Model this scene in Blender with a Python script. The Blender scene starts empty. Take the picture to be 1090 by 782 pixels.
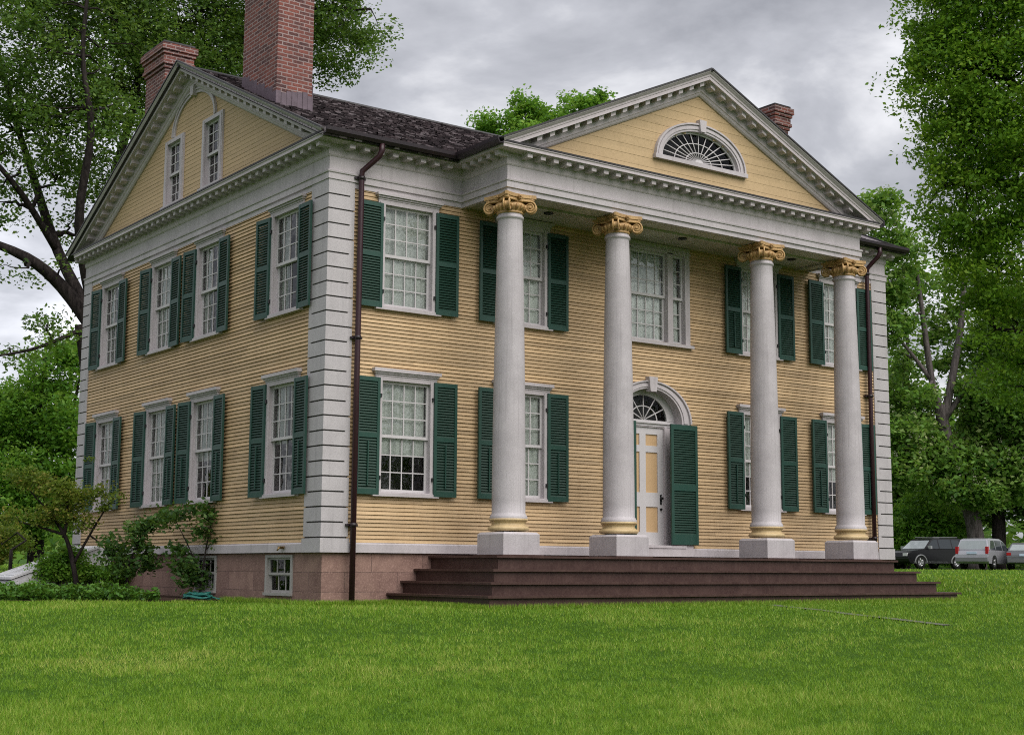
import bpy, bmesh, math, random
import numpy as np
from mathutils import Matrix, Vector
R = math.radians
PI = math.pi
scene = bpy.context.scene
COL = scene.collection

# ------------------------------------------------------------------ camera
CAM = np.array([-10.6704, -19.4507, -0.2460])
FWD = np.array([0.5856212, 0.7984401, 0.1397898])
RGT = np.array([0.8058964, -0.5920321, 0.0053801])
UPV = np.array([-0.0870557, -0.1095054, 0.9901666])
FPX = 1520.8
cam = bpy.data.cameras.new('camera'); camo = bpy.data.objects.new('camera', cam); COL.objects.link(camo)
camo.matrix_world = Matrix(((RGT[0], UPV[0], -FWD[0], CAM[0]), (RGT[1], UPV[1], -FWD[1], CAM[1]),
                            (RGT[2], UPV[2], -FWD[2], CAM[2]), (0, 0, 0, 1)))
cam.sensor_width = 36; cam.lens = FPX / 1090 * 36; cam.clip_start = .1; cam.clip_end = 3000
scene.camera = camo

# ------------------------------------------------------------------ sky, sun, exposure
SUN_DIR = Vector((0.10, -1.0, 1.05)).normalized()
sun_el = math.asin(SUN_DIR.z); sun_az = math.atan2(SUN_DIR.x, SUN_DIR.y)
W = bpy.data.worlds.new('World'); scene.world = W; W.use_nodes = True
nt = W.node_tree; nt.nodes.clear()
def wn(t, **k):
    n = nt.nodes.new(t)
    for a, b in k.items(): setattr(n, a, b)
    return n
out = wn('ShaderNodeOutputWorld'); bg_sky = wn('ShaderNodeBackground'); bg_cl = wn('ShaderNodeBackground')
sky = wn('ShaderNodeTexSky'); sky.sky_type = 'NISHITA'; sky.sun_disc = False
sky.sun_elevation = sun_el; sky.sun_rotation = sun_az
nt.links.new(sky.outputs[0], bg_sky.inputs[0]); bg_sky.inputs[1].default_value = .08
tc = wn('ShaderNodeTexCoord'); sep = wn('ShaderNodeSeparateXYZ'); nt.links.new(tc.outputs['Generated'], sep.inputs[0])
# cloud deck: project the view direction on a plane so the clouds flatten towards the horizon
zz = wn('ShaderNodeMath', operation='MAXIMUM'); nt.links.new(sep.outputs[2], zz.inputs[0]); zz.inputs[1].default_value = 0.0
za = wn('ShaderNodeMath', operation='ADD'); nt.links.new(zz.outputs[0], za.inputs[0]); za.inputs[1].default_value = .22
dv = wn('ShaderNodeVectorMath', operation='DIVIDE'); nt.links.new(tc.outputs['Generated'], dv.inputs[0])
cb = wn('ShaderNodeCombineXYZ')
for i in range(3): nt.links.new(za.outputs[0], cb.inputs[i])
nt.links.new(cb.outputs[0], dv.inputs[1])
n1 = wn('ShaderNodeTexNoise'); n1.inputs['Scale'].default_value = 2.6; n1.inputs['Detail'].default_value = 7; n1.inputs['Roughness'].default_value = .55
n1.inputs['Distortion'].default_value = .2
nt.links.new(dv.outputs[0], n1.inputs['Vector'])
cr = wn('ShaderNodeValToRGB')
cr.color_ramp.elements[0].position = .38; cr.color_ramp.elements[0].color = (.245, .249, .272, 1)
cr.color_ramp.elements[1].position = .65; cr.color_ramp.elements[1].color = (.62, .62, .64, 1)
e = cr.color_ramp.elements.new(.52); e.color = (.38, .384, .412, 1)
nt.links.new(n1.outputs[0], cr.inputs[0])
nt.links.new(cr.outputs[0], bg_cl.inputs[0])
# an overcast sky is brighter overhead and on the side of the hidden sun
el = wn('ShaderNodeMapRange', interpolation_type='SMOOTHSTEP'); nt.links.new(sep.outputs[2], el.inputs[0])
el.inputs[1].default_value = .25; el.inputs[2].default_value = .95; el.inputs[3].default_value = 1.0; el.inputs[4].default_value = 1.8
dt = wn('ShaderNodeVectorMath', operation='DOT_PRODUCT'); nt.links.new(tc.outputs['Generated'], dt.inputs[0]); dt.inputs[1].default_value = SUN_DIR
sg = wn('ShaderNodeMapRange', interpolation_type='SMOOTHSTEP'); nt.links.new(dt.outputs['Value'], sg.inputs[0])
sg.inputs[1].default_value = .25; sg.inputs[2].default_value = 1.0; sg.inputs[3].default_value = 1.0; sg.inputs[4].default_value = 1.4
# brighter break in the clouds low to the north-west
NW = Vector((.28, .95, .10)).normalized()
d2 = wn('ShaderNodeVectorMath', operation='DOT_PRODUCT'); nt.links.new(tc.outputs['Generated'], d2.inputs[0]); d2.inputs[1].default_value = NW
s2 = wn('ShaderNodeMapRange', interpolation_type='SMOOTHSTEP'); nt.links.new(d2.outputs['Value'], s2.inputs[0])
s2.inputs[1].default_value = .93; s2.inputs[2].default_value = 1.0; s2.inputs[3].default_value = 1.0; s2.inputs[4].default_value = 1.7
m1 = wn('ShaderNodeMath', operation='MULTIPLY'); m2 = wn('ShaderNodeMath', operation='MULTIPLY'); m3 = wn('ShaderNodeMath', operation='MULTIPLY')
nt.links.new(el.outputs[0], m1.inputs[0]); nt.links.new(sg.outputs[0], m1.inputs[1])
nt.links.new(m1.outputs[0], m2.inputs[0]); nt.links.new(s2.outputs[0], m2.inputs[1])
nt.links.new(m2.outputs[0], m3.inputs[0]); m3.inputs[1].default_value = .81
nt.links.new(m3.outputs[0], bg_cl.inputs[1])
mixw = wn('ShaderNodeMixShader'); mixw.inputs[0].default_value = .93
nt.links.new(bg_sky.outputs[0], mixw.inputs[1]); nt.links.new(bg_cl.outputs[0], mixw.inputs[2]); nt.links.new(mixw.outputs[0], out.inputs[0])

sl = bpy.data.lights.new('sun', 'SUN'); sl.energy = 1.5; sl.angle = R(60); sl.color = (1, .95, .88)
so = bpy.data.objects.new('sun', sl); COL.objects.link(so); so.rotation_euler = SUN_DIR.to_track_quat('Z', 'Y').to_euler()
so.location = (0, -30, 40)
vs = scene.view_settings; scene.display_settings.display_device = 'sRGB'
vs.view_transform = 'Standard'; vs.look = 'None'; vs.gamma = 1; vs.use_curve_mapping = False; vs.exposure = 0.88
scene.cycles.max_bounces = 9; scene.cycles.diffuse_bounces = 6; scene.cycles.transparent_max_bounces = 12
scene.cycles.use_denoising = False; scene.cycles.filter_width = 1.05

# ------------------------------------------------------------------ materials
def new_mat(name):
    m = bpy.data.materials.new(name); m.use_nodes = True
    t = m.node_tree; t.nodes.clear()
    return m, t
class N:
    def __init__(s, t): s.t = t
    def __call__(s, typ, ins=None, **k):
        n = s.t.nodes.new(typ)
        for a, b in k.items(): setattr(n, a, b)
        for a, b in (ins or {}).items():
            if hasattr(b, 'bl_idname') and hasattr(b, 'is_output'): s.t.links.new(b, n.inputs[a])
            else: n.inputs[a].default_value = b
        return n
def c4(c): return (c[0], c[1], c[2], 1)
def mix(n, fac, a, b, blend='MIX'):
    m = n('ShaderNodeMix', data_type='RGBA', blend_type=blend)
    for i, v in ((0, fac), (6, a), (7, b)):
        if hasattr(v, 'is_output'): n.t.links.new(v, m.inputs[i])
        else: m.inputs[i].default_value = v if i == 0 else c4(v)
    return m.outputs[2]
def ramp(n, fac, stops):
    r = n('ShaderNodeValToRGB', {0: fac}); el = r.color_ramp.elements
    while len(el) < len(stops): el.new(.5)
    for e, (p, c) in zip(el, stops): e.position = p; e.color = c4(c) if not isinstance(c, (int, float)) else (c, c, c, 1)
    return r.outputs[0]
def finish(m, n, col, rough=.6, bump=None, bstr=.3, bdist=.01, metal=0, spec=.4):
    b = n('ShaderNodeBsdfPrincipled', {'Roughness': rough, 'Metallic': metal, 'Specular IOR Level': spec if rough < .9 else .08})
    if hasattr(col, 'is_output'): n.t.links.new(col, b.inputs['Base Color'])
    else: b.inputs['Base Color'].default_value = c4(col)
    if bump is not None:
        bp = n('ShaderNodeBump', {'Height': bump, 'Strength': bstr, 'Distance': bdist}); n.t.links.new(bp.outputs[0], b.inputs['Normal'])
    o = n('ShaderNodeOutputMaterial', {0: b.outputs[0]})
    return m
def paint(name, col, dirt, amt=.35, fine=60, fine_amt=.25, rough=.55, streak=True, bstr=.25, island=0.0, metal=0, big=1.3, ss=9):
    m, t = new_mat(name); n = N(t)
    tc = n('ShaderNodeTexCoord'); P = tc.outputs['Object']
    a = n('ShaderNodeTexNoise', {'Vector': P, 'Scale': big, 'Detail': 6, 'Roughness': .65})
    f = n('ShaderNodeTexNoise', {'Vector': P, 'Scale': fine, 'Detail': 3, 'Roughness': .6})
    mp = n('ShaderNodeMapping', {'Vector': P, 'Scale': (ss, ss, .7)})
    s = n('ShaderNodeTexNoise', {'Vector': mp.outputs[0], 'Scale': 1.0, 'Detail': 5, 'Roughness': .6})
    c = mix(n, n('ShaderNodeMath', {0: ramp(n, a.outputs[0], [(.42, 0.0), (.75, 1.0)]), 1: amt}, operation='MULTIPLY').outputs[0], col, dirt)
    if streak:
        c = mix(n, n('ShaderNodeMath', {0: ramp(n, s.outputs[0], [(.52, 0.0), (.80, 1.0)]), 1: amt}, operation='MULTIPLY').outputs[0], c, dirt)
    c = mix(n, n('ShaderNodeMath', {0: ramp(n, f.outputs[0], [(.45, 0.0), (.70, 1.0)]), 1: fine_amt}, operation='MULTIPLY').outputs[0], c, dirt)
    if island:
        g = n('ShaderNodeNewGeometry')
        k = n('ShaderNodeMapRange', {0: g.outputs['Random Per Island'], 3: 1 - island, 4: 1 + island})
        hsv = n('ShaderNodeHueSaturation', {'Color': c, 'Value': k.outputs[0]}); c = hsv.outputs[0]
    return finish(m, n, c, rough, f.outputs[0], bstr, .004, metal)
M = {}
M['siding'] = paint('yellow_clapboard_paint', (.535, .378, .215), (.37, .245, .125), .55, 35, .35, island=.17, rough=.6)
M['gable'] = paint('yellow_flush_board_paint', (.515, .37, .205), (.40, .285, .15), .4, 22, .5, island=.05, rough=.65)
M['lap_shade'] = paint('lap_shade_paint', (.33, .215, .105), (.18, .11, .05), .5, 30, .4, rough=.8)  # darker brown paints in the shadow line under each clapboard
M['joint'] = paint('groove_shade_paint', (.10, .095, .09), (.05, .048, .045), .4, 30, .4, rough=.9)  # near-black colour stands in for deep shade inside the quoin grooves
M['trim'] = paint('white_trim_paint', (.515, .472, .49), (.26, .237, .24), .5, 70, .3)
M['crown'] = paint('white_cornice_paint', (.55, .49, .51), (.27, .245, .25), .35, 40, .25)
M['quoin'] = paint('grey_white_quoin_paint', (.475, .445, .458), (.25, .235, .24), .45, 70, .4, bstr=.5)
M['column'] = paint('weathered_column_paint', (.49, .455, .472), (.22, .20, .207), .5, 75, .32, bstr=.7, streak=True, ss=26)
M['sash'] = paint('white_sash_paint', (.55, .525, .535), (.35, .335, .335), .25, 80, .2)
M['old_sash'] = paint('weathered_cellar_sash_paint', (.36, .345, .33), (.18, .17, .16), .5, 40, .4)
M['shutter'] = paint('dark_green_shutter_paint', (.007, .036, .023), (.020, .048, .036), .45, 50, .25, rough=.45)
M['shutter_edge'] = paint('worn_green_shutter_frame_paint', (.013, .055, .040), (.038, .082, .066), .4, 50, .3, rough=.45)
M['steps'] = paint('brown_porch_paint', (.040, .016, .013), (.085, .047, .038), .75, 26, .5, rough=.5, big=2.4)
M['gutter'] = paint('dark_brown_metal', (.016, .010, .013), (.035, .022, .025), .3, 30, .2, rough=.35)
M['downpipe'] = paint('maroon_metal', (.036, .012, .017), (.022, .010, .013), .4, 30, .2, rough=.35)
M['gold'] = paint('gilded_paint', (.56, .36, .155), (.20, .11, .05), .55, 45, .55, rough=.5, metal=.1, big=7)
M['flash'] = paint('dark_flashing', (.03, .028, .03), (.06, .055, .055), .3, 30, .2, rough=.5)
M['doorpanel'] = paint('tan_door_panel_paint', (.55, .37, .20), (.42, .27, .14), .3, 60, .2, streak=False)
M['ceil'] = paint('porch_ceiling_paint', (.50, .47, .42), (.20, .16, .11), .7, 14, .3, streak=False)
M['iron'] = paint('black_iron', (.012, .012, .013), (.03, .03, .03), .3, 40, .2, rough=.4)
M['lead'] = paint('grey_lead_flashing', (.135, .10, .125), (.07, .05, .06), .6, 14, .5, rough=.6, big=4)
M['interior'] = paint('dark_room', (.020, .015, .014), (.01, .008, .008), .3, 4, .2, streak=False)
M['bulkhead'] = paint('white_bulkhead_paint', (.66, .66, .68), (.35, .34, .34), .35, 40, .3)

def brick(name, c1, c2, mortar, bw, bh, ms, scale_noise=3, dirt=.4, dcol=(.05, .03, .03), bs=.8):
    m, t = new_mat(name); n = N(t)
    tc = n('ShaderNodeTexCoord'); sp = n('ShaderNodeSeparateXYZ', {0: tc.outputs['Object']})
    ad = n('ShaderNodeMath', {0: sp.outputs[0], 1: sp.outputs[1]}, operation='ADD')
    cbn = n('ShaderNodeCombineXYZ', {0: ad.outputs[0], 1: sp.outputs[2]})
    nz = n('ShaderNodeTexNoise', {'Vector': tc.outputs['Object'], 'Scale': 9, 'Detail': 2})
    wob = n('ShaderNodeVectorMath', {0: nz.outputs[1], 1: (.012, .012, 0)}, operation='MULTIPLY')
    vv = n('ShaderNodeVectorMath', {0: cbn.outputs[0], 1: wob.outputs[0]}, operation='ADD')
    b = n('ShaderNodeTexBrick', {'Vector': vv.outputs[0], 'Color1': c4(c1), 'Color2': c4(c2), 'Mortar': c4(mortar), 'Scale': 1,
          'Mortar Size': ms, 'Mortar Smooth': .15, 'Bias': -.1, 'Brick Width': bw, 'Row Height': bh})
    d = n('ShaderNodeTexNoise', {'Vector': tc.outputs['Object'], 'Scale': scale_noise, 'Detail': 7, 'Roughness': .7})
    c = mix(n, n('ShaderNodeMath', {0: ramp(n, d.outputs[0], [(.42, 0.0), (.70, 1.0)]), 1: dirt}, operation='MULTIPLY').outputs[0], b.outputs[0], dcol)
    f = n('ShaderNodeTexNoise', {'Vector': tc.outputs['Object'], 'Scale': 40, 'Detail': 3})
    c = mix(n, n('ShaderNodeMath', {0: ramp(n, f.outputs[0], [(.5, 0.0), (.72, 1.0)]), 1: .35}, operation='MULTIPLY').outputs[0], c, [min(1, x * 1.7 + .05) for x in c1])
    hgt = n('ShaderNodeMath', {0: b.outputs['Fac'], 1: -1.0, 2: 1.0}, operation='MULTIPLY_ADD')
    h2 = n('ShaderNodeMath', {0: f.outputs[0], 1: .35, 2: hgt.outputs[0]}, operation='MULTIPLY_ADD')
    return finish(m, n, c, .85, h2.outputs[0], bs, .012)
M['brick'] = brick('red_brick', (.215, .066, .048), (.050, .026, .028), (.31, .24, .23), .21, .071, .011, 2.2, .4)
M['granite'] = brick('pink_granite_foundation', (.275, .17, .138), (.20, .12, .10), (.13, .082, .07), .95, .30, .006, 3.2, .75, (.13, .07, .06), .5)

# shingles: each shingle is an island of its own
m, t = new_mat('weathered_wood_shingles'); n = N(t)
g = n('ShaderNodeNewGeometry'); tc = n('ShaderNodeTexCoord')
nz = n('ShaderNodeTexNoise', {'Vector': tc.outputs['Object'], 'Scale': 11, 'Detail': 5, 'Roughness': .7})
c = ramp(n, g.outputs['Random Per Island'], [(0, (.012, .009, .011)), (.45, (.040, .028, .033)), (.72, (.10, .076, .082)), (1, (.29, .25, .265))])
c = mix(n, ramp(n, nz.outputs[0], [(.4, 0.0), (.75, .75)]), c, (.022, .016, .018))
M['shingle'] = finish(m, n, c, .8, nz.outputs[0], .6, .02)

# window glass: see-through, mirror at grazing angles, slightly wavy
m, t = new_mat('old_window_glass'); n = N(t)
tc = n('ShaderNodeTexCoord'); nz = n('ShaderNodeTexNoise', {'Vector': tc.outputs['Object'], 'Scale': 4.5, 'Detail': 2})
bp = n('ShaderNodeBump', {'Height': nz.outputs[0], 'Strength': .22, 'Distance': .03})
fr = n('ShaderNodeFresnel', {'IOR': 1.62, 'Normal': bp.outputs[0]})
tr = n('ShaderNodeBsdfTransparent', {0: (.90, .93, .92, 1)}); gl = n('ShaderNodeBsdfGlossy', {'Color': (1, 1, 1, 1), 'Roughness': .015, 'Normal': bp.outputs[0]})
mx = n('ShaderNodeMixShader', {0: fr.outputs[0], 1: tr.outputs[0], 2: gl.outputs[0]}); n('ShaderNodeOutputMaterial', {0: mx.outputs[0]})
M['glass'] = m
m2 = m.copy(); m2.name = 'dim_window_glass'; [setattr(q.inputs['IOR'], 'default_value', 1.28) for q in m2.node_tree.nodes if q.bl_idname == 'ShaderNodeFresnel']; M['glass_dim'] = m2
# curtains
m, t = new_mat('white_lace_curtain'); n = N(t)
tc = n('ShaderNodeTexCoord'); nz = n('ShaderNodeTexNoise', {'Vector': tc.outputs['Object'], 'Scale': 26, 'Detail': 4, 'Roughness': .7})
c = ramp(n, nz.outputs[0], [(.3, (.64, .66, .63)), (.7, (.86, .87, .84))])
M['curtain'] = finish(m, n, c, .9)

def leafmat(name, dark, light, trans=.35, warm=(.16, .17, .02)):
    m, t = new_mat(name); n = N(t)
    g = n('ShaderNodeNewGeometry'); at = n('ShaderNodeAttribute', attribute_name='tone')
    k = n('ShaderNodeMath', {0: g.outputs['Random Per Island'], 1: .45}, operation='MULTIPLY')
    k2 = n('ShaderNodeMath', {0: at.outputs['Fac'], 1: .55, 2: k.outputs[0]}, operation='MULTIPLY_ADD')
    c = ramp(n, k2.outputs[0], [(.05, dark), (.6, light), (.97, warm)])
    d = n('ShaderNodeBsdfPrincipled', {'Base Color': c, 'Roughness': .5, 'Specular IOR Level': .3})
    tl = n('ShaderNodeBsdfTranslucent', {'Color': mix(n, .5, c, (.22, .34, .03))})
    mx = n('ShaderNodeMixShader', {0: trans, 1: d.outputs[0], 2: tl.outputs[0]}); n('ShaderNodeOutputMaterial', {0: mx.outputs[0]})
    return m
M['leaf_elm'] = leafmat('dark_elm_leaves', (.026, .070, .012), (.110, .215, .036), .45, (.19, .27, .06))
M['leaf_near'] = leafmat('bright_maple_leaves', (.045, .15, .008), (.20, .40, .028), .5, (.38, .54, .06))
M['leaf_chest'] = leafmat('chestnut_leaves', (.04, .125, .018), (.18, .35, .055), .5, (.32, .38, .14))
M['leaf_bush'] = leafmat('bright_bush_leaves', (.045, .15, .014), (.17, .38, .04), .5, (.30, .46, .07))
M['leaf_olive'] = leafmat('olive_shrub_leaves', (.060, .110, .014), (.20, .28, .035), .45, (.34, .25, .06))
M['leaf_dark'] = leafmat('dark_shrub_leaves', (.015, .048, .012), (.062, .145, .030), .4, (.16, .26, .06))
M['leaf_cover'] = leafmat('pachysandra_leaves', (.020, .070, .008), (.070, .180, .020), .25, (.14, .26, .03))
M['blossom'] = leafmat('cream_blossoms', (.50, .50, .34), (.62, .60, .48), .3, (.66, .62, .52))
M['grass'] = leafmat('lawn_grass_blades', (.044, .138, .008), (.215, .385, .026), .4, (.52, .52, .14))
m, t = new_mat('rough_bark'); n = N(t)
tc = n('ShaderNodeTexCoord'); mp = n('ShaderNodeMapping', {'Vector': tc.outputs['Object'], 'Scale': (7, 7, 1.2)})
nz = n('ShaderNodeTexNoise', {'Vector': mp.outputs[0], 'Scale': 1.6, 'Detail': 6, 'Roughness': .7})
M['bark'] = finish(m, n, ramp(n, nz.outputs[0], [(.35, (.012, .010, .010)), (.7, (.055, .045, .042))]), .9, nz.outputs[0], .9, .04)
m, t = new_mat('pale_bark'); n = N(t)
tc = n('ShaderNodeTexCoord'); mp = n('ShaderNodeMapping', {'Vector': tc.outputs['Object'], 'Scale': (4, 4, .8)})
nz = n('ShaderNodeTexNoise', {'Vector': mp.outputs[0], 'Scale': 1.6, 'Detail': 6, 'Roughness': .7})
M['bark_pale'] = finish(m, n, ramp(n, nz.outputs[0], [(.35, (.05, .042, .042)), (.7, (.19, .16, .16))]), .9, nz.outputs[0], .9, .05)
m, t = new_mat('lawn_soil_and_thatch'); n = N(t)
tc = n('ShaderNodeTexCoord')
a = n('ShaderNodeTexNoise', {'Vector': tc.outputs['Object'], 'Scale': .55, 'Detail': 5, 'Roughness': .6})
b = n('ShaderNodeTexNoise', {'Vector': tc.outputs['Object'], 'Scale': 45, 'Detail': 4, 'Roughness': .7})
c = ramp(n, b.outputs[0], [(.3, (.018, .048, .004)), (.7, (.055, .120, .010))])
c = mix(n, ramp(n, a.outputs[0], [(.45, 0.0), (.8, .3)]), c, (.08, .13, .02))
M['lawn'] = finish(m, n, c, .9, b.outputs[0], .8, .03)
M['asphalt'] = paint('parking_asphalt', (.055, .055, .058), (.09, .088, .085), .4, 30, .4, streak=False, rough=.9)
M['path'] = paint('flagstone_path', (.13, .13, .11), (.07, .08, .045), .5, 18, .4, streak=False, rough=.9)
M['mulch'] = paint('bark_mulch', (.045, .028, .02), (.09, .06, .045), .5, 22, .5, streak=False, rough=.95)
M['hose'] = paint('teal_hose_plastic', (.02, .16, .13), (.05, .22, .18), .4, 30, .3, streak=False, rough=.4)
M['brass'] = paint('aged_brass', (.30, .20, .08), (.12, .08, .04), .4, 40, .3, streak=False, rough=.4, metal=.7)

# ------------------------------------------------------------------ mesh helpers
class MB:
    def __init__(s): s.v = []; s.f = []; s.sm = []; s.mi = []
    def face(s, pts, smooth=False, mi=0):
        i = len(s.v); s.v += [tuple(p) for p in pts]; s.f.append(list(range(i, i + len(pts)))); s.sm.append(smooth); s.mi.append(mi)
    def box(s, x0, x1, y0, y1, z0, z1, xf=None, mi=0):
        p = [(x, y, z) for x in (x0, x1) for y in (y0, y1) for z in (z0, z1)]
        if xf: p = [xf(*q) for q in p]
        i = len(s.v); s.v += p
        for q in ((0, 1, 3, 2), (4, 6, 7, 5), (0, 4, 5, 1), (2, 3, 7, 6), (0, 2, 6, 4), (1, 5, 7, 3)):
            s.f.append([i + k for k in q]); s.sm.append(False); s.mi.append(mi)
    def prism(s, poly, fn, a, b, mi=0):
        """poly: list of 2-D points, fn(p,q,t) -> xyz, extruded from t=a to t=b"""
        i = len(s.v); k = len(poly)
        s.v += [fn(p, q, a) for p, q in poly] + [fn(p, q, b) for p, q in poly]
        s.f.append([i + j for j in range(k)][::-1]); s.f.append([i + k + j for j in range(k)])
        s.sm += [False, False]; s.mi += [mi, mi]
        for j in range(k):
            j2 = (j + 1) % k; s.f.append([i + j, i + j2, i + k + j2, i + k + j]); s.sm.append(False); s.mi.append(mi)
    def lathe(s, prof, cx=0, cy=0, seg=48, smooth=True):
        i = len(s.v)
        for r, z in prof:
            for a in range(seg):
                t = 2 * PI * a / seg; s.v.append((cx + r * math.cos(t), cy + r * math.sin(t), z))
        for j in range(len(prof) - 1):
            for a in range(seg):
                b = (a + 1) % seg
                s.f.append([i + j * seg + a, i + j * seg + b, i + (j + 1) * seg + b, i + (j + 1) * seg + a]); s.sm.append(smooth); s.mi.append(0)
    def tube(s, pts, rad, seg=8, cap=True):
        pts = [np.array(p, float) for p in pts]
        if not hasattr(rad, '__len__'): rad = [rad] * len(pts)
        i = len(s.v); prev = None
        for k, p in enumerate(pts):
            d = pts[min(k + 1, len(pts) - 1)] - pts[max(k - 1, 0)]; d = d / (np.linalg.norm(d) + 1e-9)
            if prev is None: u = np.cross(d, (0, 0, 1) if abs(d[2]) < .9 else (1, 0, 0))
            else: u = prev - d * (prev @ d)
            u /= np.linalg.norm(u) + 1e-9; prev = u; w = np.cross(d, u)
            for a in range(seg):
                t = 2 * PI * a / seg; s.v.append(tuple(p + rad[k] * (math.cos(t) * u + math.sin(t) * w)))
        for k in range(len(pts) - 1):
            for a in range(seg):
                b = (a + 1) % seg
                s.f.append([i + k * seg + a, i + k * seg + b, i + (k + 1) * seg + b, i + (k + 1) * seg + a]); s.sm.append(True); s.mi.append(0)
        if cap:
            s.f.append([i + a for a in range(seg)][::-1]); s.f.append([i + (len(pts) - 1) * seg + a for a in range(seg)]); s.sm += [False, False]; s.mi += [0, 0]
    def sweep(s, path, prof, ends=True):
        """path: plan polyline (outside on its right hand), prof: list of (out, z), mitred corners"""
        k = len(prof); i = len(s.v); nP = len(path)
        dirs = []
        for a in range(nP - 1):
            d = np.array(path[a + 1], float) - np.array(path[a], float); dirs.append(d / np.linalg.norm(d))
        for a in range(nP):
            p = np.array(path[a], float)
            n0 = np.array((dirs[max(a - 1, 0)][1], -dirs[max(a - 1, 0)][0])); n1 = np.array((dirs[min(a, nP - 2)][1], -dirs[min(a, nP - 2)][0]))
            mt = (n0 + n1) / (1 + n0 @ n1)
            for o, z in prof: s.v.append((p[0] + mt[0] * o, p[1] + mt[1] * o, z))
        for a in range(nP - 1):
            for j in range(k - 1):
                s.f.append([i + a * k + j, i + (a + 1) * k + j, i + (a + 1) * k + j + 1, i + a * k + j + 1]); s.sm.append(False); s.mi.append(0)
        if ends:
            s.f.append([i + j for j in range(k)]); s.f.append([i + (nP - 1) * k + j for j in range(k)][::-1]); s.sm += [False, False]; s.mi += [0, 0]
    def mesh(s, name, mats, fix=True):
        me = bpy.data.meshes.new(name); me.from_pydata(s.v, [], s.f)
        me.polygons.foreach_set('use_smooth', s.sm); me.polygons.foreach_set('material_index', s.mi)
        for m in (mats if isinstance(mats, (list, tuple)) else [mats]): me.materials.append(m)
        if fix:
            bm = bmesh.new(); bm.from_mesh(me); bmesh.ops.recalc_face_normals(bm, faces=bm.faces); bm.to_mesh(me); bm.free()
        return me
    def build(s, name, mats, parent=None, fix=True):
        return link(name, s.mesh(name, mats, fix), parent)
def link(name, me, parent=None):
    o = bpy.data.objects.new(name, me); COL.objects.link(o)
    if parent: o.parent = parent
    return o
def tag(o, label=None, cat=None, group=None, kind=None):
    if label: o['label'] = label
    if cat: o['category'] = cat
    if group: o['group'] = group
    if kind: o['kind'] = kind
    return o
def empty(name, loc=(0, 0, 0), rz=0):
    o = bpy.data.objects.new(name, None); COL.objects.link(o); o.location = loc; o.rotation_euler = (0, 0, rz); o.empty_display_size = .3
    return o
def copy_tree(o, parent=None):
    c = o.copy(); COL.objects.link(c)
    if parent: c.parent = parent
    for ch in list(o.children): copy_tree(ch, c)
    return c

# ------------------------------------------------------------------ terrain
F2 = FWD[:2] / np.linalg.norm(FWD[:2])
HD = np.array([-60, 0, 14, 20.0, 27.5, 34, 45, 65, 79, 120, 400]); HZ = np.array([-3.2, -1.9, -1.22, -.815, -.785, -.62, -.43, -.22, -.13, .05, .6])
_dd = np.linspace(-60, 400, 2301); _hh = np.interp(_dd, HD, HZ); _k = np.hanning(21); _k /= _k.sum()
_hh = np.convolve(np.pad(_hh, 10, mode='edge'), _k, 'valid')
def gz(x, y):
    d = (np.asarray(x) - CAM[0]) * F2[0] + (np.asarray(y) - CAM[1]) * F2[1]
    return np.interp(d, _dd, _hh)
def px(u, v, d):
    """a point seen at pixel (u,v) of the photograph at depth d, for laying out distant trees"""
    return CAM + d * (FWD + RGT * (u - 545) / FPX - UPV * (v - 391) / FPX)

def quad_mesh(name, V, F, mats, tone=None, parent=None, smooth=False):
    me = bpy.data.meshes.new(name); nv = len(V); nf, k = F.shape
    me.vertices.add(nv); me.vertices.foreach_set('co', np.ascontiguousarray(V, np.float32).ravel())
    me.loops.add(nf * k); me.loops.foreach_set('vertex_index', np.ascontiguousarray(F, np.int32).ravel())
    me.polygons.add(nf); me.polygons.foreach_set('loop_start', np.arange(0, nf * k, k, dtype=np.int32))
    try: me.polygons.foreach_set('loop_total', np.full(nf, k, np.int32))
    except Exception: pass
    if tone is not None:
        a = me.attributes.new('tone', 'FLOAT', 'FACE'); a.data.foreach_set('value', np.ascontiguousarray(tone, np.float32))
    me.update(calc_edges=True); me.materials.append(mats); me.validate()
    return link(name, me, parent)

# ground sheet
xs = np.unique(np.concatenate([np.linspace(-900, -60, 22), np.linspace(-60, 110, 171), np.linspace(110, 900, 22)]))
ys = np.unique(np.concatenate([np.linspace(-600, -40, 16), np.linspace(-40, 120, 161), np.linspace(120, 1200, 24)]))
X, Y = np.meshgrid(xs, ys); rng0 = np.random.default_rng(3)
Z = gz(X, Y)
V = np.stack([X, Y, Z], -1).reshape(-1, 3); nx = len(xs); ny = len(ys)
I = np.arange((ny - 1) * nx).reshape(ny - 1, nx)[:, :-1].ravel(); F = np.stack([I, I + 1, I + nx + 1, I + nx], 1)
ground = quad_mesh('lawn', V, F, M['lawn']); tag(ground, kind='structure')
ground.data.polygons.foreach_set('use_smooth', np.ones(len(F), bool))

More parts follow.
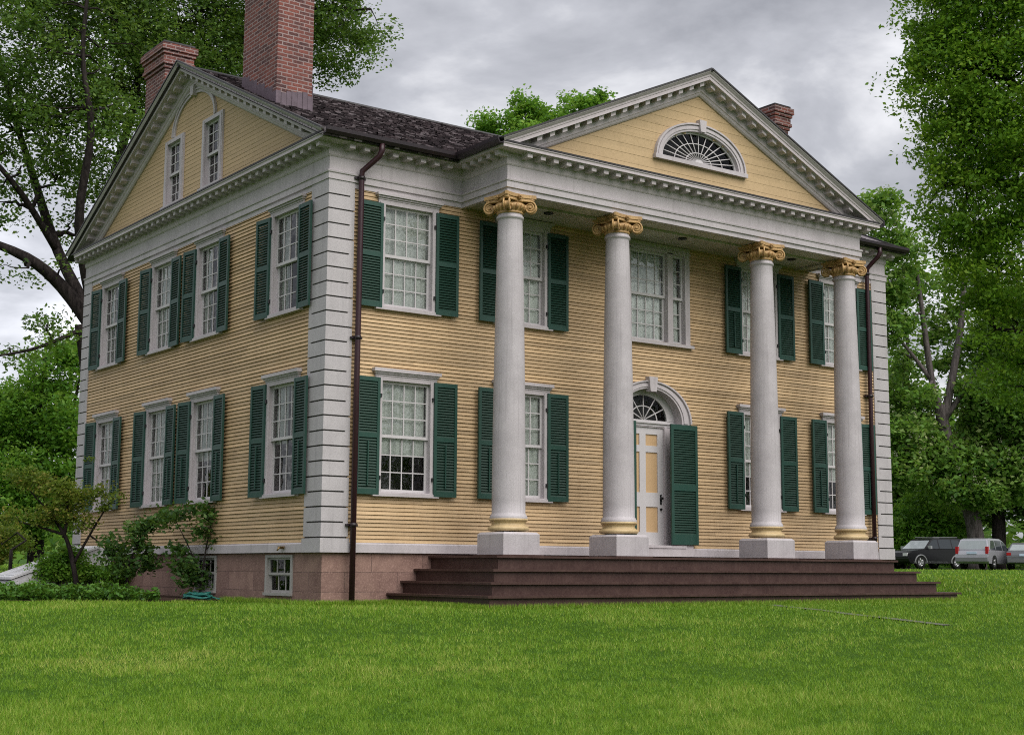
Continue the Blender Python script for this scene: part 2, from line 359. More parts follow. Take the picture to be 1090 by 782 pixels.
# walkway leading away from the porch steps, and parking lot under the cars
def ground_strip(name, quadpts, mat, dz, nseg=12, thick=.03):
    a, b, c, d = [np.array(p, float) for p in quadpts]; mb = MB()
    for i in range(nseg):
        t0, t1 = i / nseg, (i + 1) / nseg
        P = [a + (d - a) * t0, b + (c - b) * t0, b + (c - b) * t1, a + (d - a) * t1]
        Q = [(p[0], p[1], float(gz(p[0], p[1])) + dz) for p in P]
        mb.face(Q); mb.face([(x, y, z - thick) for x, y, z in Q])
    return mb.build(name, mat)
PTH = [(6.75, -2.9), (6.36, -3.45), (5.46, -5.03), (4.90, -6.1), (4.74, -7.2), (4.68, -7.9)]
mb = MB()
for i in range(len(PTH) - 1):
    for q in range(6):
        pa_, pb_ = [np.array(PTH[i]) + (np.array(PTH[i + 1]) - np.array(PTH[i])) * t for t in (q / 6, (q + 1) / 6)]
        mb.face([(p[0] + o, p[1], float(gz(p[0], p[1])) + .010) for p, o in ((pa_, -.11), (pa_, .11), (pb_, .11), (pb_, -.11))])
o = mb.build('path', M['path'], fix=False); tag(o, kind='structure')
tag(ground_strip('parking_lot', [(40, 60), (85, 25), (92, 34), (47, 69)], M['asphalt'], .02, 20), kind='structure')

# ------------------------------------------------------------------ house numbers (metres, z = 0 at the sill)
HW, HD_, ZE = 13.40, 10.88, 5.772
PA, PB, PP = 2.54, 11.06, -1.297
ZL1, ZFT = 5.97, 6.25
house = empty('yellow_house', (0, 0, 0))
tag(house, 'large yellow clapboard house with four white columns, green shutters and brick chimneys', 'house')
rng = random.Random(11)

# --- foundation with openings for the cellar windows
CELL = [(.95, 1.90), (3.77, 4.66)]
mb = MB()
def side_rect(y0, y1, z0, z1): mb.face([(.03, y1, z0), (.03, y0, z0), (.03, y0, z1), (.03, y1, z1)])
side_rect(.03, HD_, -1.6, -.64); side_rect(.03, HD_, -.03, .02)
prev = .03
for a, b in CELL:
    side_rect(prev, a, -.64, -.03); prev = b
    for (p, q) in ((a, a), (b, b)): mb.face([(.03, p, -.64), (.30, p, -.64), (.30, p, -.03), (.03, p, -.03)])
    mb.face([(.03, a, -.64), (.03, b, -.64), (.30, b, -.64), (.30, a, -.64)])
    mb.face([(.03, a, -.03), (.03, b, -.03), (.30, b, -.03), (.30, a, -.03)])
side_rect(prev, HD_, -.64, -.03)
mb.face([(.03, .03, -1.6), (HW - .03, .03, -1.6), (HW - .03, .03, .02), (.03, .03, .02)])
mb.face([(HW - .03, .03, -1.6), (HW - .03, HD_, -1.6), (HW - .03, HD_, .02), (HW - .03, .03, .02)])
mb.face([(.03, HD_, -1.6), (HW - .03, HD_, -1.6), (HW - .03, HD_, .02), (.03, HD_, .02)])
mb.build('foundation', M['granite'], house, fix=False)

# --- clapboard walls, board by board, with the openings left open
def boards(name, z0, z1, span, openings, expo, lip, place, mat, top=.0, edge=None):
    """span(z)->(u0,u1); openings: (u0,u1,z0,z1); place(u,o,z)"""
    mb = MB(); nrow = int(round((z1 - z0) / expo)); expo = (z1 - z0) / nrow
    cuts = sorted({z for o in openings for z in o[2:]})
    for r in range(nrow):
        za, zb = z0 + r * expo, z0 + (r + 1) * expo
        zs = [za] + [c for c in cuts if za + .002 < c < zb - .002] + [zb]
        jl = lip * rng.uniform(.85, 1.15)
        a0, b0 = span((za + zb) / 2)
        joints = [a0]; x = a0 + rng.uniform(1.0, 3.6)
        while x < b0 - .6: joints.append(x); x += rng.uniform(2.2, 4.2)
        joints.append(b0)
        for q0, q1 in zip(zs[:-1], zs[1:]):
            zm = (q0 + q1) / 2; o0 = jl + (top - jl) * (q0 - za) / expo; o1 = jl + (top - jl) * (q1 - za) / expo
            for j0, j1 in zip(joints[:-1], joints[1:]):
                iv = [(j0, j1)]
                for (u0, u1, w0, w1) in openings:
                    if w0 <= zm <= w1:
                        nw = []
                        for (s0, s1) in iv:
                            if u1 <= s0 or u0 >= s1: nw.append((s0, s1)); continue
                            if s0 < u0: nw.append((s0, u0))
                            if u1 < s1: nw.append((u1, s1))
                        iv = nw
                dj = rng.uniform(-.0015, .0015)
                for s0, s1 in iv:
                    ins = .0
                    i = len(mb.v)
                    mb.v += [place(s0, 0, q0), place(s1, 0, q0), place(s1, o0 + dj, q0), place(s0, o0 + dj, q0), place(s1, o1, q1), place(s0, o1, q1)]
                    mb.f += [[i + 3, i + 2, i + 4, i + 5]]; mb.sm.append(False); mb.mi.append(0)
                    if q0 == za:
                        ch_ = lip * .5                              # rounded lower edge of the board, coloured dark as a shadow line
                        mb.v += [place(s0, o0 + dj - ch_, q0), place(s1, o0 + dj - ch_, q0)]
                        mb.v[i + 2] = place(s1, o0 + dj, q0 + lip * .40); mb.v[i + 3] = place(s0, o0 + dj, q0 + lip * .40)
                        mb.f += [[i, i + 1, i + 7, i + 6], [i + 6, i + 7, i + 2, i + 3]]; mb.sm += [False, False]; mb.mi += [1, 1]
    return mb.build(name, [mat, edge or M['lap_shade']], house, fix=False)
P_front = lambda u, o, z: (u, -o, z)
P_side = lambda u, o, z: (-o, u, z)
P_right = lambda u, o, z: (HW + o, u, z)
P_back = lambda u, o, z: (u, HD_ + o, z)
OW = .47                                                   # half width of a window opening
FRONT_C = [1.465, 3.80, 9.57, 11.925]
SIDE_C = [1.38, 4.41, 6.53, 9.235]
G_Z, G_H, U_Z, U_H = .955, 1.77, 3.935, 1.66
DCX = 6.72
ops_f = [(c - OW, c + OW, z, z + h) for c in FRONT_C for z, h in ((G_Z, G_H), (U_Z, U_H))]
ops_f += [(5.83, 7.61, 3.94, 5.66), (DCX - .92, DCX + .92, .05, 2.44)]
for k in range(8):                                         # the arched head over the door
    z = 2.44 + .66 * k / 8; hw = .92 * math.sqrt(max(0, 1 - ((k + .5) / 8) ** 2)); ops_f.append((DCX - hw, DCX + hw, z, z + .66 / 8))
ops_s = [(c - OW, c + OW, z, z + h) for c in SIDE_C for z, h in ((G_Z, G_H), (U_Z, U_H))]
boards('front_wall', .15, ZE + .1, lambda z: (.42, HW - .41), ops_f, .0620, .017, P_front, M['siding'])
boards('side_wall', .15, ZE + .1, lambda z: (.51, HD_ - .40), ops_s, .0635, .018, P_side, M['siding'])
boards('side_wall', .15, ZE + .1, lambda z: (.0, HD_), [], .0635, .017, P_right, M['siding'])
boards('back_wall', .15, ZE + .1, lambda z: (.0, HW), [], .0635, .017, P_back, M['siding'])
# dark rooms behind the windows
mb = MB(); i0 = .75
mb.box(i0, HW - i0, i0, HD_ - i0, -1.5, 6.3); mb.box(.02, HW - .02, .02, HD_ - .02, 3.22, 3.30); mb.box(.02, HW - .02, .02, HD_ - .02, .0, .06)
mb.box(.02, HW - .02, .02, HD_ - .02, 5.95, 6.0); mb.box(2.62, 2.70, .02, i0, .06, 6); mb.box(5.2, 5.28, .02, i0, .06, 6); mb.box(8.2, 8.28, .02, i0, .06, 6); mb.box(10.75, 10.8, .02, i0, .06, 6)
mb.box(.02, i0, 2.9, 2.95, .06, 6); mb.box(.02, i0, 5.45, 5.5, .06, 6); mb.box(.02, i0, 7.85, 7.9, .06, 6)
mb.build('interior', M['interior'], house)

# --- sill board, corner quoins
PATH_WALL = [(0, HD_), (0, 0), (HW, 0), (HW, HD_)]
mb = MB(); mb.sweep(PATH_WALL, [(-.02, -.0), (.035, -.0), (.035, .13), (.02, .152), (-.02, .152)]); mb.build('sill_board', M['trim'], house)
def quoin(xa, xb, ya, yb):
    """solid corner post of blocks; the plan rectangle is the outer face"""
    mb = MB(); H = .2345; g = .024
    e = .030
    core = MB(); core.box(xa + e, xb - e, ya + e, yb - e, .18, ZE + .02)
    z = .215; k = 0
    while z < ZE - .01:
        z1 = min(z + H, ZE + .085)
        if ZE + .085 - z1 < .05: z1 = ZE + .085
        mb.box(xa, xb, ya, yb, z + g, z1)
        if k % 2 == 1:                                     # a short joint: the blocks join near both ends
            for x0, x1, y0, y1 in ((xa, xa + .085, ya, yb), (xb - .085, xb, ya, yb), (xa, xb, ya, ya + .085), (xa, xb, yb - .085, yb)):
                cx_, cy_ = (0, 0) if xa < 1 else (HW, 0)
                # keep only the ends that are away from the corner edge
                if (xa < 1 and x0 == xa and x1 < xb) or (xa > 1 and x1 == xb and x0 > xa): continue
                if ya < 1 and y0 == ya and y1 < yb: continue
                if ya > 1 and y1 == yb and y0 > ya: continue
                if x1 - x0 > .2 and y1 - y0 > .2: continue
                mb.box(x0 + .001, x1 - .001, y0 + .001, y1 - .001, z - .001, z + g + .001)
        z += H; k += 1
    mb.box(xa - .02, xb + .012, ya - .02, yb + .012, -.002, .215)
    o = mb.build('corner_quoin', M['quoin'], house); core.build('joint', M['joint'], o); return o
quoin(-.034, .44, -.034, .53); quoin(HW - .43, HW + .034, -.034, .53); quoin(-.034, .44, HD_ - .42, HD_ + .034); quoin(HW - .43, HW + .034, HD_ - .42, HD_ + .034)

# --- entablature and cornice
PATH_ENT = [(0, HD_), (0, 0), (PA, 0), (PA, PP), (PB, PP), (PB, 0), (HW, 0), (HW, HD_)]
mb = MB()
mb.sweep(PATH_ENT, [(-.06, ZE), (.022, ZE), (.022, ZE + .082), (.052, ZE + .088), (.052, ZL1 - .012), (.070, ZL1 - .004), (.075, ZL1 + .022), (.05, ZL1 + .036),
                    (.028, ZL1 + .04), (.028, ZFT - .02), (-.06, ZFT - .02)])
# inner faces of the porch beams
for q in ([(PA + .36, 0, ZE), (PA + .36, PP + .40, ZE)], [(PB - .36, 0, ZE), (PB - .36, PP + .40, ZE)]): pass
mb.build('entablature', M['trim'], house)
mb = MB()
mb.sweep(PATH_ENT, [(-.03, ZFT - .021), (.035, ZFT - .021), (.050, ZFT), (.055, ZFT + .03), (.055, 6.425), (.31, 6.425), (.31, 6.47), (.325, 6.485), (.325, 6.50), (-.03, 6.512)])
cor = mb.build('cornice', M['crown'], house)
def mod_mesh(xf=lambda a, o, z: (a, -o, z)):
    m = MB(); m.box(-.05, .05, .055, .255, -.080, .0, xf); m.box(-.062, .062, .055, .267, -.016, .001, xf)
    return m
mod_me = mod_mesh().mesh('modillion', M['crown'])
rest = MB()                                            # modillions beyond the first hundred
def modillions(p0, p1, rz, single=True, step=.266, z1=6.424, inset=.12):
    p0 = np.array(p0, float); p1 = np.array(p1, float); L = np.linalg.norm(p1 - p0); d = (p1 - p0) / L; k = max(2, int(round((L - 2 * inset) / step)) + 1)
    for i in range(k):
        c = p0 + d * (inset + (L - 2 * inset) * i / (k - 1))
        if single:
            o = link('modillion', mod_me, cor); o.location = (c[0], c[1], z1); o.rotation_euler = (0, 0, rz)
        else:
            cs_, sn_ = math.cos(rz), math.sin(rz)
            xf = lambda a, o, z: (c[0] + a * cs_ + o * sn_, c[1] + a * sn_ - o * cs_, z1 + z)
            rest.box(-.05, .05, .055, .255, -.080, .0, xf); rest.box(-.062, .062, .055, .267, -.016, .001, xf)
E_ = .16
modillions((0, HD_ + E_), (0, -E_), -PI / 2); modillions((-E_ + .30, 0), (PA - .30, 0), 0)
modillions((PA, -.28), (PA, PP - E_), -PI / 2); modillions((PA - E_ + .3, PP), (PB + E_, PP), 0)
modillions((PB, PP - E_), (PB, -.28), PI / 2, False); modillions((PB + .30, 0), (HW + E_, 0), 0, False); modillions((HW, -E_), (HW, HD_ + E_), PI / 2, False)
# dark metal cover on top of the level cornices under the gables
mb = MB(); mb.sweep([(0, HD_ + .3), (0, -.3)], [(.0, 6.56), (.0, 6.504), (.335, 6.503), (.337, 6.53), (.0, 6.58)])
mb.sweep([(PA - .3, PP), (PB + .3, PP)], [(.0, 6.56), (.0, 6.504), (.335, 6.503), (.337, 6.53), (.0, 6.58)]); mb.build('cornice_flashing', M['flash'], house)

# --- gables: tympanum boards and raking cornices
YA, SA, ZA = HD_ / 2, .4776, 9.30                     # side gable: centre, slope, top of the rake
XA, SP, ZP = 6.80, .4585, 8.655                       # porch pediment
RK = [(-.02, -.40), (.030, -.40), (.055, -.375), (.070, -.335), (.085, -.325), (.085, -.165), (.305, -.165), (.305, -.105), (.318, -.095), (.318, -.070), (.345, -.045), (.37, -.012), (.37, .0), (.335, .0), (.315, -.10), (-.02, -.10)]
def rake(name, c, slope, zt, half, fn, mat, mstep, halfm):
    mb = MB(); k = len(RK)
    for sgn in (-1, 1):
        i = len(mb.v)
        for a in (half, 0.0):
            for o, h in RK:
                aa = min(a, (zt + h - 6.508) / slope); mb.v.append(fn(c + sgn * aa, o, zt - slope * aa + h))
        for j in range(k):
            j2 = (j + 1) % k; mb.f.append([i + j, i + k + j, i + k + j2, i + j2]); mb.sm.append(False); mb.mi.append(0)
        mb.f.append([i + j for j in range(k)]); mb.sm.append(False); mb.mi.append(0)
    o = mb.build(name, mat, house)
    nm = int(min(halfm, (zt - .27 - 6.54) / slope) / mstep)
    for sgn in (-1, 1):
        for q in range(nm):
            a = mstep * (q + .5)
            xf = lambda aa, oo, hh: fn(c + sgn * (a + aa), oo, zt - slope * (a + aa) + hh)
            rest.box(-.05, .05, .08, .245, -.165 - .075, -.164, xf); rest.box(-.062, .062, .08, .257, -.182, -.163, xf)
    return o
G_side = lambda u, o, z: (-o, u, z)
G_port = lambda u, o, z: (u, PP - o, z)
rake('raking_cornice', YA, SA, ZA, YA + .345, G_side, M['crown'], .262, YA - .25)
rake('raking_cornice', XA, SP, ZP, (PB - PA) / 2 + .345, G_port, M['crown'], .262, (PB - PA) / 2 - .25)
rake('raking_cornice', YA, SA, ZA, YA + .345, lambda u, o, z: (HW + o, u, z), M['crown'], .262, YA - .25)
o = rest.build('modillion_blocks', M['crown'], house); tag(o, kind='stuff')
ATT = [4.47, 6.225]
ops_g = [(c - .345, c + .345, 6.75, 7.98) for c in ATT]
boards('gable_wall', 6.40, 9.0, lambda z: (YA - (9.05 - z) / SA, YA + (9.05 - z) / SA), ops_g, .078, .005, G_side, M['gable'], edge=M['gable'])
boards('gable_wall', 6.40, 9.0, lambda z: (YA - (9.05 - z) / SA, YA + (9.05 - z) / SA), [], .078, .005, lambda u, o, z: (HW + o, u, z), M['gable'])
FCX, FCZ = 6.82, 6.985
ops_p = []
for k in range(8):
    z = FCZ + .58 * k / 8; hw = .96 * math.sqrt(max(0, 1 - ((k + .5) / 8) ** 2)); ops_p.append((FCX - hw, FCX + hw, z, z + .58 / 8))
boards('pediment_wall', 6.40, 8.36, lambda z: (XA - (8.36 - z) / SP, XA + (8.36 - z) / SP), ops_p, .165, .004, G_port, M['gable'], edge=M['gable'])
mb = MB(); mb.box(FCX - 1.3, FCX + 1.3, PP + .35, PP + .4, 6.6, 8.0); mb.build('attic_interior', M['interior'], house)
mb = MB(); mb.box(.5, .55, YA - 2, YA + 2, 6.5, 8.6); mb.build('attic_interior', M['interior'], house)

# --- roofs of wood shingles
def shingle_slope(mb, O, U, S, L, slope_len, clip=None, expo=.115):
    """O: eave corner, U: unit along the eave, S: unit up the slope"""
    O, U, S = [np.array(a, float) for a in (O, U, S)]; Nn = np.cross(U, S)
    if Nn[2] < 0: Nn = -Nn
    rows = int(slope_len / expo) + 1
    for r in range(rows):
        x = -rng.uniform(0, .15); s0 = r * expo
        while x < L:
            w = rng.uniform(.07, .16); a, b = max(x, 0), min(x + w - .008, L); x += w
            if b - a < .02: continue
            if clip and not clip((a + b) / 2, s0): continue
            j = rng.uniform(-.018, .018); l1 = expo + .06; th = .020 * rng.uniform(.7, 1.7)
            s1 = min(s0 + l1, slope_len)
            lift = rng.uniform(0, .010); tl = rng.uniform(-.006, .006)
            p = [O + U * a + S * (s0 + j) + Nn * (th + lift + tl), O + U * b + S * (s0 + j) + Nn * (th + lift - tl), O + U * b + S * s1 + Nn * .004, O + U * a + S * s1 + Nn * .004]
            q = [O + U * a + S * (s0 + j) - Nn * .004, O + U * b + S * (s0 + j) - Nn * .004]
            i = len(mb.v); mb.v += [tuple(v) for v in p + q]
            mb.f += [[i, i + 1, i + 2, i + 3], [i + 4, i + 5, i + 1, i]]; mb.sm += [False, False]; mb.mi += [0, 0]
RZ = 9.215; EZ = RZ - SA * (YA + .36)
cs = 1 / math.sqrt(1 + SA * SA)
mb = MB()
SL = (YA + .36) / cs
def clip_front(a, s): return True
shingle_slope(mb, (-.325, -.36, EZ), (1, 0, 0), (0, cs, SA * cs), HW + .65, SL)
shingle_slope(mb, (-.325, HD_ + .36, EZ), (1, 0, 0), (0, -cs, SA * cs), HW + .65, SL)
cp = 1 / math.sqrt(1 + SP * SP); PZ = ZP - .01; PH = (PB - PA) / 2 + .36
rl = 5.9
for sg in (-1, 1):
    shingle_slope(mb, (XA + sg * PH, PP - .36, PZ - SP * PH), (0, 1, 0), (-sg * cp, 0, SP * cp), rl, PH / cp,
                  clip=lambda a, s: (PZ - SP * PH + s * SP * cp) > (EZ + SA * (PP + a)) - .05)
roof = mb.build('roof', M['shingle'], house, fix=False)
mb = MB()
mb.face([(-.36, -.36, EZ - .02), (HW + .36, -.36, EZ - .02), (HW + .36, YA, RZ - .02), (-.36, YA, RZ - .02)])
mb.face([(-.36, HD_ + .36, EZ - .02), (HW + .36, HD_ + .36, EZ - .02), (HW + .36, YA, RZ - .02), (-.36, YA, RZ - .02)])
for sg in (-1, 1):
    zb = PZ - SP * PH - .02; ye = lambda z: (z - EZ) / SA - .30
    mb.face([(XA + sg * PH, PP - .36, zb), (XA, PP - .36, PZ - .02), (XA, ye(PZ), PZ - .02), (XA + sg * PH, .1, zb)])
mb.build('roof_deck', M['flash'], roof, fix=False)
mb = MB(); mb.tube([(-.36, YA, RZ + .012), (HW + .36, YA, RZ + .012)], .045, 6); mb.tube([(XA, PP - .37, PZ + .012), (XA, 4.0, PZ + .012)], .04, 6); mb.build('ridge_cap', M['flash'], roof)
mb = MB()                                              # dark shingle edge along the rakes
for (c, sl_, zt, hf, fn) in ((YA, SA, ZA, YA + .36, G_side), (XA, SP, ZP, PH, G_port), (YA, SA, ZA, YA + .36, lambda u, o, z: (HW + o, u, z))):
    for sg in (-1, 1): mb.prism([(0, 0), (hf, 0), (hf, 1), (0, 1)], lambda a, h, o: fn(c + sg * a, o, zt - sl_ * a + .002 + h * .030), .33, .388)
mb.build('rake_edge', M['flash'], roof)

# --- gutters and downspouts
GP = [(.262, 6.452), (.352, 6.452), (.382, 6.50), (.385, 6.556), (.372, 6.556), (.345, 6.468), (.29, 6.468), (.28, 6.556), (.262, 6.556)]
mb = MB(); mb.sweep([(-.315, 0), (PA, 0), (PA, PP - .33)], [(o + .055, z + .012) for o, z in GP]); mb.build('gutter', M['gutter'], house)
mb = MB(); mb.sweep([(PB, PP - .33), (PB, 0), (HW + .36, 0)], [(o + .055, z + .012) for o, z in GP]); mb.build('gutter', M['gutter'], house)
def downspout(xb, xt, xg, z0):
    mb = MB(); y = -.115
    mb.tube([(xg, -.375, 6.47), (xg, -.375, 6.36), (xg - .02, -.34, 6.27), ((xg + xt) / 2, -.22, 6.16), (xt, y - .015, 6.04), (xt, y, 5.90), (xt, y, 5.6), ((xt + xb) / 2, y, 3), (xb, y, z0)], .046, 10)
    o = mb.build('downspout', M['downpipe'], house)
    for z in (5.93, 3.35, .42):
        b = MB(); b.tube([(xt + (xb - xt) * (5.9 - z) / 5.9, y, z - .03), (xt + (xb - xt) * (5.9 - z) / 5.9, y, z + .03)], .056, 10); b.box(xt - .10 + (xb - xt) * (5.9 - z) / 5.9, xt + .10 + (xb - xt) * (5.9 - z) / 5.9, y + .03, y + .112, z - .018, z + .018); b.build('pipe_bracket', M['gutter'], o)
downspout(.485, .51, .72, -.9); downspout(12.74, 12.74, 12.86, -.8)

# --- windows -----------------------------------------------------------------
def sash(mb, gl, x0, x1, z0, z1, y, cols, rows, st=.042, mu=.017, dep=.034):
    mb.box(x0, x0 + st, y, y + dep, z0, z1); mb.box(x1 - st, x1, y, y + dep, z0, z1)
    mb.box(x0 + st, x1 - st, y, y + dep, z0, z0 + st * 1.15); mb.box(x0 + st, x1 - st, y, y + dep, z1 - st, z1)
    gx0, gx1, g0, g1 = x0 + st, x1 - st, z0 + st * 1.15, z1 - st
    for c in range(1, cols):
        x = gx0 + (gx1 - gx0) * c / cols; mb.box(x - mu / 2, x + mu / 2, y + .004, y + dep - .006, g0, g1)
    for r in range(1, rows):
        z = g0 + (g1 - g0) * r / rows; mb.box(gx0, gx1, y + .006, y + dep - .008, z - mu / 2, z + mu / 2)
    for c in range(cols):
        for r in range(rows):
            a, b = gx0 + (gx1 - gx0) * c / cols, gx0 + (gx1 - gx0) * (c + 1) / cols; p, q = g0 + (g1 - g0) * r / rows, g0 + (g1 - g0) * (r + 1) / rows
            t1, t2 = rng.uniform(-.0035, .0035), rng.uniform(-.003, .003); yy = y + dep / 2
            gl.face([(a, yy - t1 - t2, p), (b, yy + t1 - t2, p), (b, yy + t1 + t2, q), (a, yy - t1 + t2, q)])
def win_meshes(name, hw, h, cols, rows, cas=.112, sillw=.15, cap=True, depth=.17, caph=.115):
    D = {}
    f = MB(); y0 = -.040
    f.box(-hw - cas, -hw, y0, depth, -.02, h + .075); f.box(hw, hw + cas, y0, depth, -.02, h + .075); f.box(-hw, hw, y0, depth, h, h + .075)
    f.box(-hw - cas + .03, -hw + .012, y0 - .012, y0 + .02, -.0, h + .04); f.box(hw - .012, hw + cas - .03, y0 - .012, y0 + .02, -.0, h + .04)
    D['frame'] = f.mesh(name + '_frame', M['trim'])
    if cap:
        c = MB(); q = hw + cas
        c.box(-q - .005, q + .005, -.05, .02, h + .0755, h + .105); c.box(-q - .025, q + .025, -.075, .02, h + .105, h + .135); c.box(-q - .05, q + .05, -.105, .02, h + .135, h + .075 + caph)
        D['cap'] = c.mesh(name + '_cap', M['trim'])
    s = MB(); s.box(-hw - sillw, hw + sillw, -.085, .02, -.072, -.021); s.box(-hw - sillw + .02, hw + sillw - .02, -.06, depth, -.0205, .0)
    D['sill'] = s.mesh(name + '_sill', M['trim'])
    for q, (a, b, y) in enumerate(((h / 2 - .02, h, .030), (.0, h / 2 + .022, .070))):
        m_ = MB(); g = MB(); sash(m_, g, -hw, hw, a, b, y, cols, rows)
        D['sash%d' % q] = m_.mesh(name + '_sash', M['sash']); D['pane%d' % q] = g.mesh(name + '_pane', M['glass'], fix=False)
    return D
def curtain_mesh(hw, h, f0, f1, gap=0, seed=0):
    r = random.Random(seed); mb = MB()
    spans = [(-hw, hw)] if not gap else [(-hw, -gap), (gap, hw)]
    for a, b in spans:
        k = 44; zs = [h * f0 + (h * (f1 - f0)) * q / 5 for q in range(6)]; ph = [r.uniform(0, 6) for _ in range(3)]
        def yy(x, z): return .135 + .015 * math.sin(x * 38 + ph[0]) + .014 * math.sin(x * 71 + ph[1] + z * .6) + .01 * math.sin(x * 17 + z * 1.3 + ph[2])
        for i in range(k):
            x0, x1 = a + (b - a) * i / k, a + (b - a) * (i + 1) / k
            for z0, z1 in zip(zs[:-1], zs[1:]): mb.face([(x0, yy(x0, z0), z0), (x1, yy(x1, z0), z0), (x1, yy(x1, z1), z1), (x0, yy(x0, z1), z1)], True)
    return mb.mesh('curtain', M['curtain'], fix=False)
def shutter_mesh(w, h, rod, mid=.5):
    mb = MB(); t = .036; st = .050
    mb.box(-w / 2, -w / 2 + st, -t, 0, 0, h, mi=1); mb.box(w / 2 - st, w / 2, -t, 0, 0, h, mi=1)
    mz = h * mid
    for z0, z1 in ((0, .085), (mz - .038, mz + .038), (h - .07, h)): mb.box(-w / 2 + st, w / 2 - st, -t + .002, -.002, z0, z1, mi=1)
    for z0, z1 in ((.085, mz - .038), (mz + .038, h - .07)):
        k = int((z1 - z0) / .043); sp = (z1 - z0) / k
        for i in range(k):
            zc = z0 + sp * (i + .5)
            p = [(-.033, zc - .022), (-.029, zc - .026), (-.003, zc + .018), (-.007, zc + .022)]
            mb.prism(p, lambda y, z, x: (x, y, z), -w / 2 + st, w / 2 - st)
    if rod: mb.box(-.009, .009, -t - .012, -t + .004, .14, mz - .09, mi=1)
    return mb.mesh('shutter', [M['shutter'], M['shutter_edge']])
WG = win_meshes('ground_window', OW, G_H, 4, 3); WU = win_meshes('upper_window', OW, U_H, 4, 3, caph=.10)
SH = {('g', 1): shutter_mesh(.435, 1.855, True), ('g', 0): shutter_mesh(.435, 1.855, False), ('u', 0): shutter_mesh(.435, 1.71, False), ('u', 1): shutter_mesh(.435, 1.71, True)}
hinge = MB()
hinge.box(-.012, .012, -.03, .005, -.03, .03)
hinge_me = hinge.mesh('shutter_hinge', M['iron'])
seedc = [0]
def window(center, z, kind, side, cur, rods=(1, 1), swing=(2, 2)):
    D = WG if kind == 'g' else WU; h = G_H if kind == 'g' else U_H
    w = link('window', D['frame'], house)
    if side: w.location = (0, center, z); w.rotation_euler = (0, 0, -PI / 2)
    else: w.location = (center, 0, z)
    for k in ('cap', 'sill', 'sash0', 'pane0', 'sash1', 'pane1'): link({'cap': 'window_cap', 'sill': 'sill', 'sash': 'sash', 'pane': 'pane'}[k.strip('01')], D[k], w)
    if cur:
        seedc[0] += 1
        for (a, b, gp) in cur:
            if not gp: link('curtain', curtain_mesh(OW + .05, h, a, b, 0, seedc[0]), w)
            else:
                me_ = curtain_mesh((OW + .05 - gp) / 2, h, a, b, 0, seedc[0])
                for q in (-1, 1): link('curtain', me_, w).location = (q * ((OW + .05 + gp) / 2), 0, 0)
    for sg, rod, ang in ((-1, rods[0], swing[0]), (1, rods[1], swing[1])):
        s = link('shutter', SH[(kind, rod)], w); a = R(ang) * sg
        hx = sg * (OW + .045); s.location = (hx + sg * .2175 * math.cos(a), -.052 - .2175 * abs(math.sin(a)), -.05); s.rotation_euler = (0, 0, -a)
        if kind == 'g' and False: pass
        
        for z in (.22, h - .25): hg = link('shutter_hinge', hinge_me, w); hg.location = (sg * (OW + .022), -.052, z)
    return w
full = [(0, 1, 0)]; top = [(.38, 1, 0)]; drap = [(0, 1, .17)]
window(FRONT_C[0], G_Z, 'g', 0, [(.335, 1, 0)], (1, 1)); window(FRONT_C[0], U_Z, 'u', 0, full, (0, 0))
window(FRONT_C[1], G_Z, 'g', 0, full, (1, 1)); window(FRONT_C[1], U_Z, 'u', 0, full, (0, 0))
window(FRONT_C[2], G_Z, 'g', 0, [(.335, 1, 0)], (1, 0)); window(FRONT_C[2], U_Z, 'u', 0, full, (1, 0))
window(FRONT_C[3], G_Z, 'g', 0, [(.335, 1, 0)], (1, 1)); window(FRONT_C[3], U_Z, 'u', 0, full, (0, 0))
# seen from outside the right-hand shutter of a side window is the one nearer the front
window(SIDE_C[0], G_Z, 'g', 1, [(.46, 1, .06)], (1, 1), (6, 2)); window(SIDE_C[0], U_Z, 'u', 1, drap, (0, 0), (5, 2))
window(SIDE_C[1], G_Z, 'g', 1, [(.40, 1, 0)], (1, 1), (6, 2)); window(SIDE_C[1], U_Z, 'u', 1, drap, (0, 0), (6, 2))
window(SIDE_C[2], G_Z, 'g', 1, full, (1, 1), (7, 2)); window(SIDE_C[2], U_Z, 'u', 1, full, (0, 0), (6, 2))
window(SIDE_C[3], G_Z, 'g', 1, full, (1, 1), (6, 2)); window(SIDE_C[3], U_Z, 'u', 1, drap, (0, 0), (6, 2))
# attic windows
WA = win_meshes('attic_window', .345, 1.23, 3, 3, cas=.10, sillw=.13, cap=False, depth=.14)
for c in ATT:
    w = link('window', WA['frame'], house); w.location = (0, c, 6.75); w.rotation_euler = (0, 0, -PI / 2)
    for k in ('sill', 'sash0', 'pane0', 'sash1', 'pane1'): link(k.strip('01'), WA[k], w)
# cellar windows
for a, b in CELL:
    f = MB(); hw = (b - a) / 2 - .07
    f.box(-hw - .065, -hw, -.02, .12, 0, .60); f.box(hw, hw + .065, -.02, .12, 0, .60); f.box(-hw, hw, -.02, .12, .56, .60); f.box(-hw - .065, hw + .065, -.05, .12, -.045, .0)
    w = f.build('cellar_window', M['old_sash'], house); w.location = (.03, (a + b) / 2, -.635); w.rotation_euler = (0, 0, -PI / 2)
    for p, q, y in ((.0, .30, .05), (.28, .56, .02)):
        D = MB(); g = MB(); sash(D, g, -hw, hw, p, q, y, 3, 1, .035, .02); D.build('sash', M['old_sash'], w); g.build('pane', M['glass_dim'], w, fix=False)
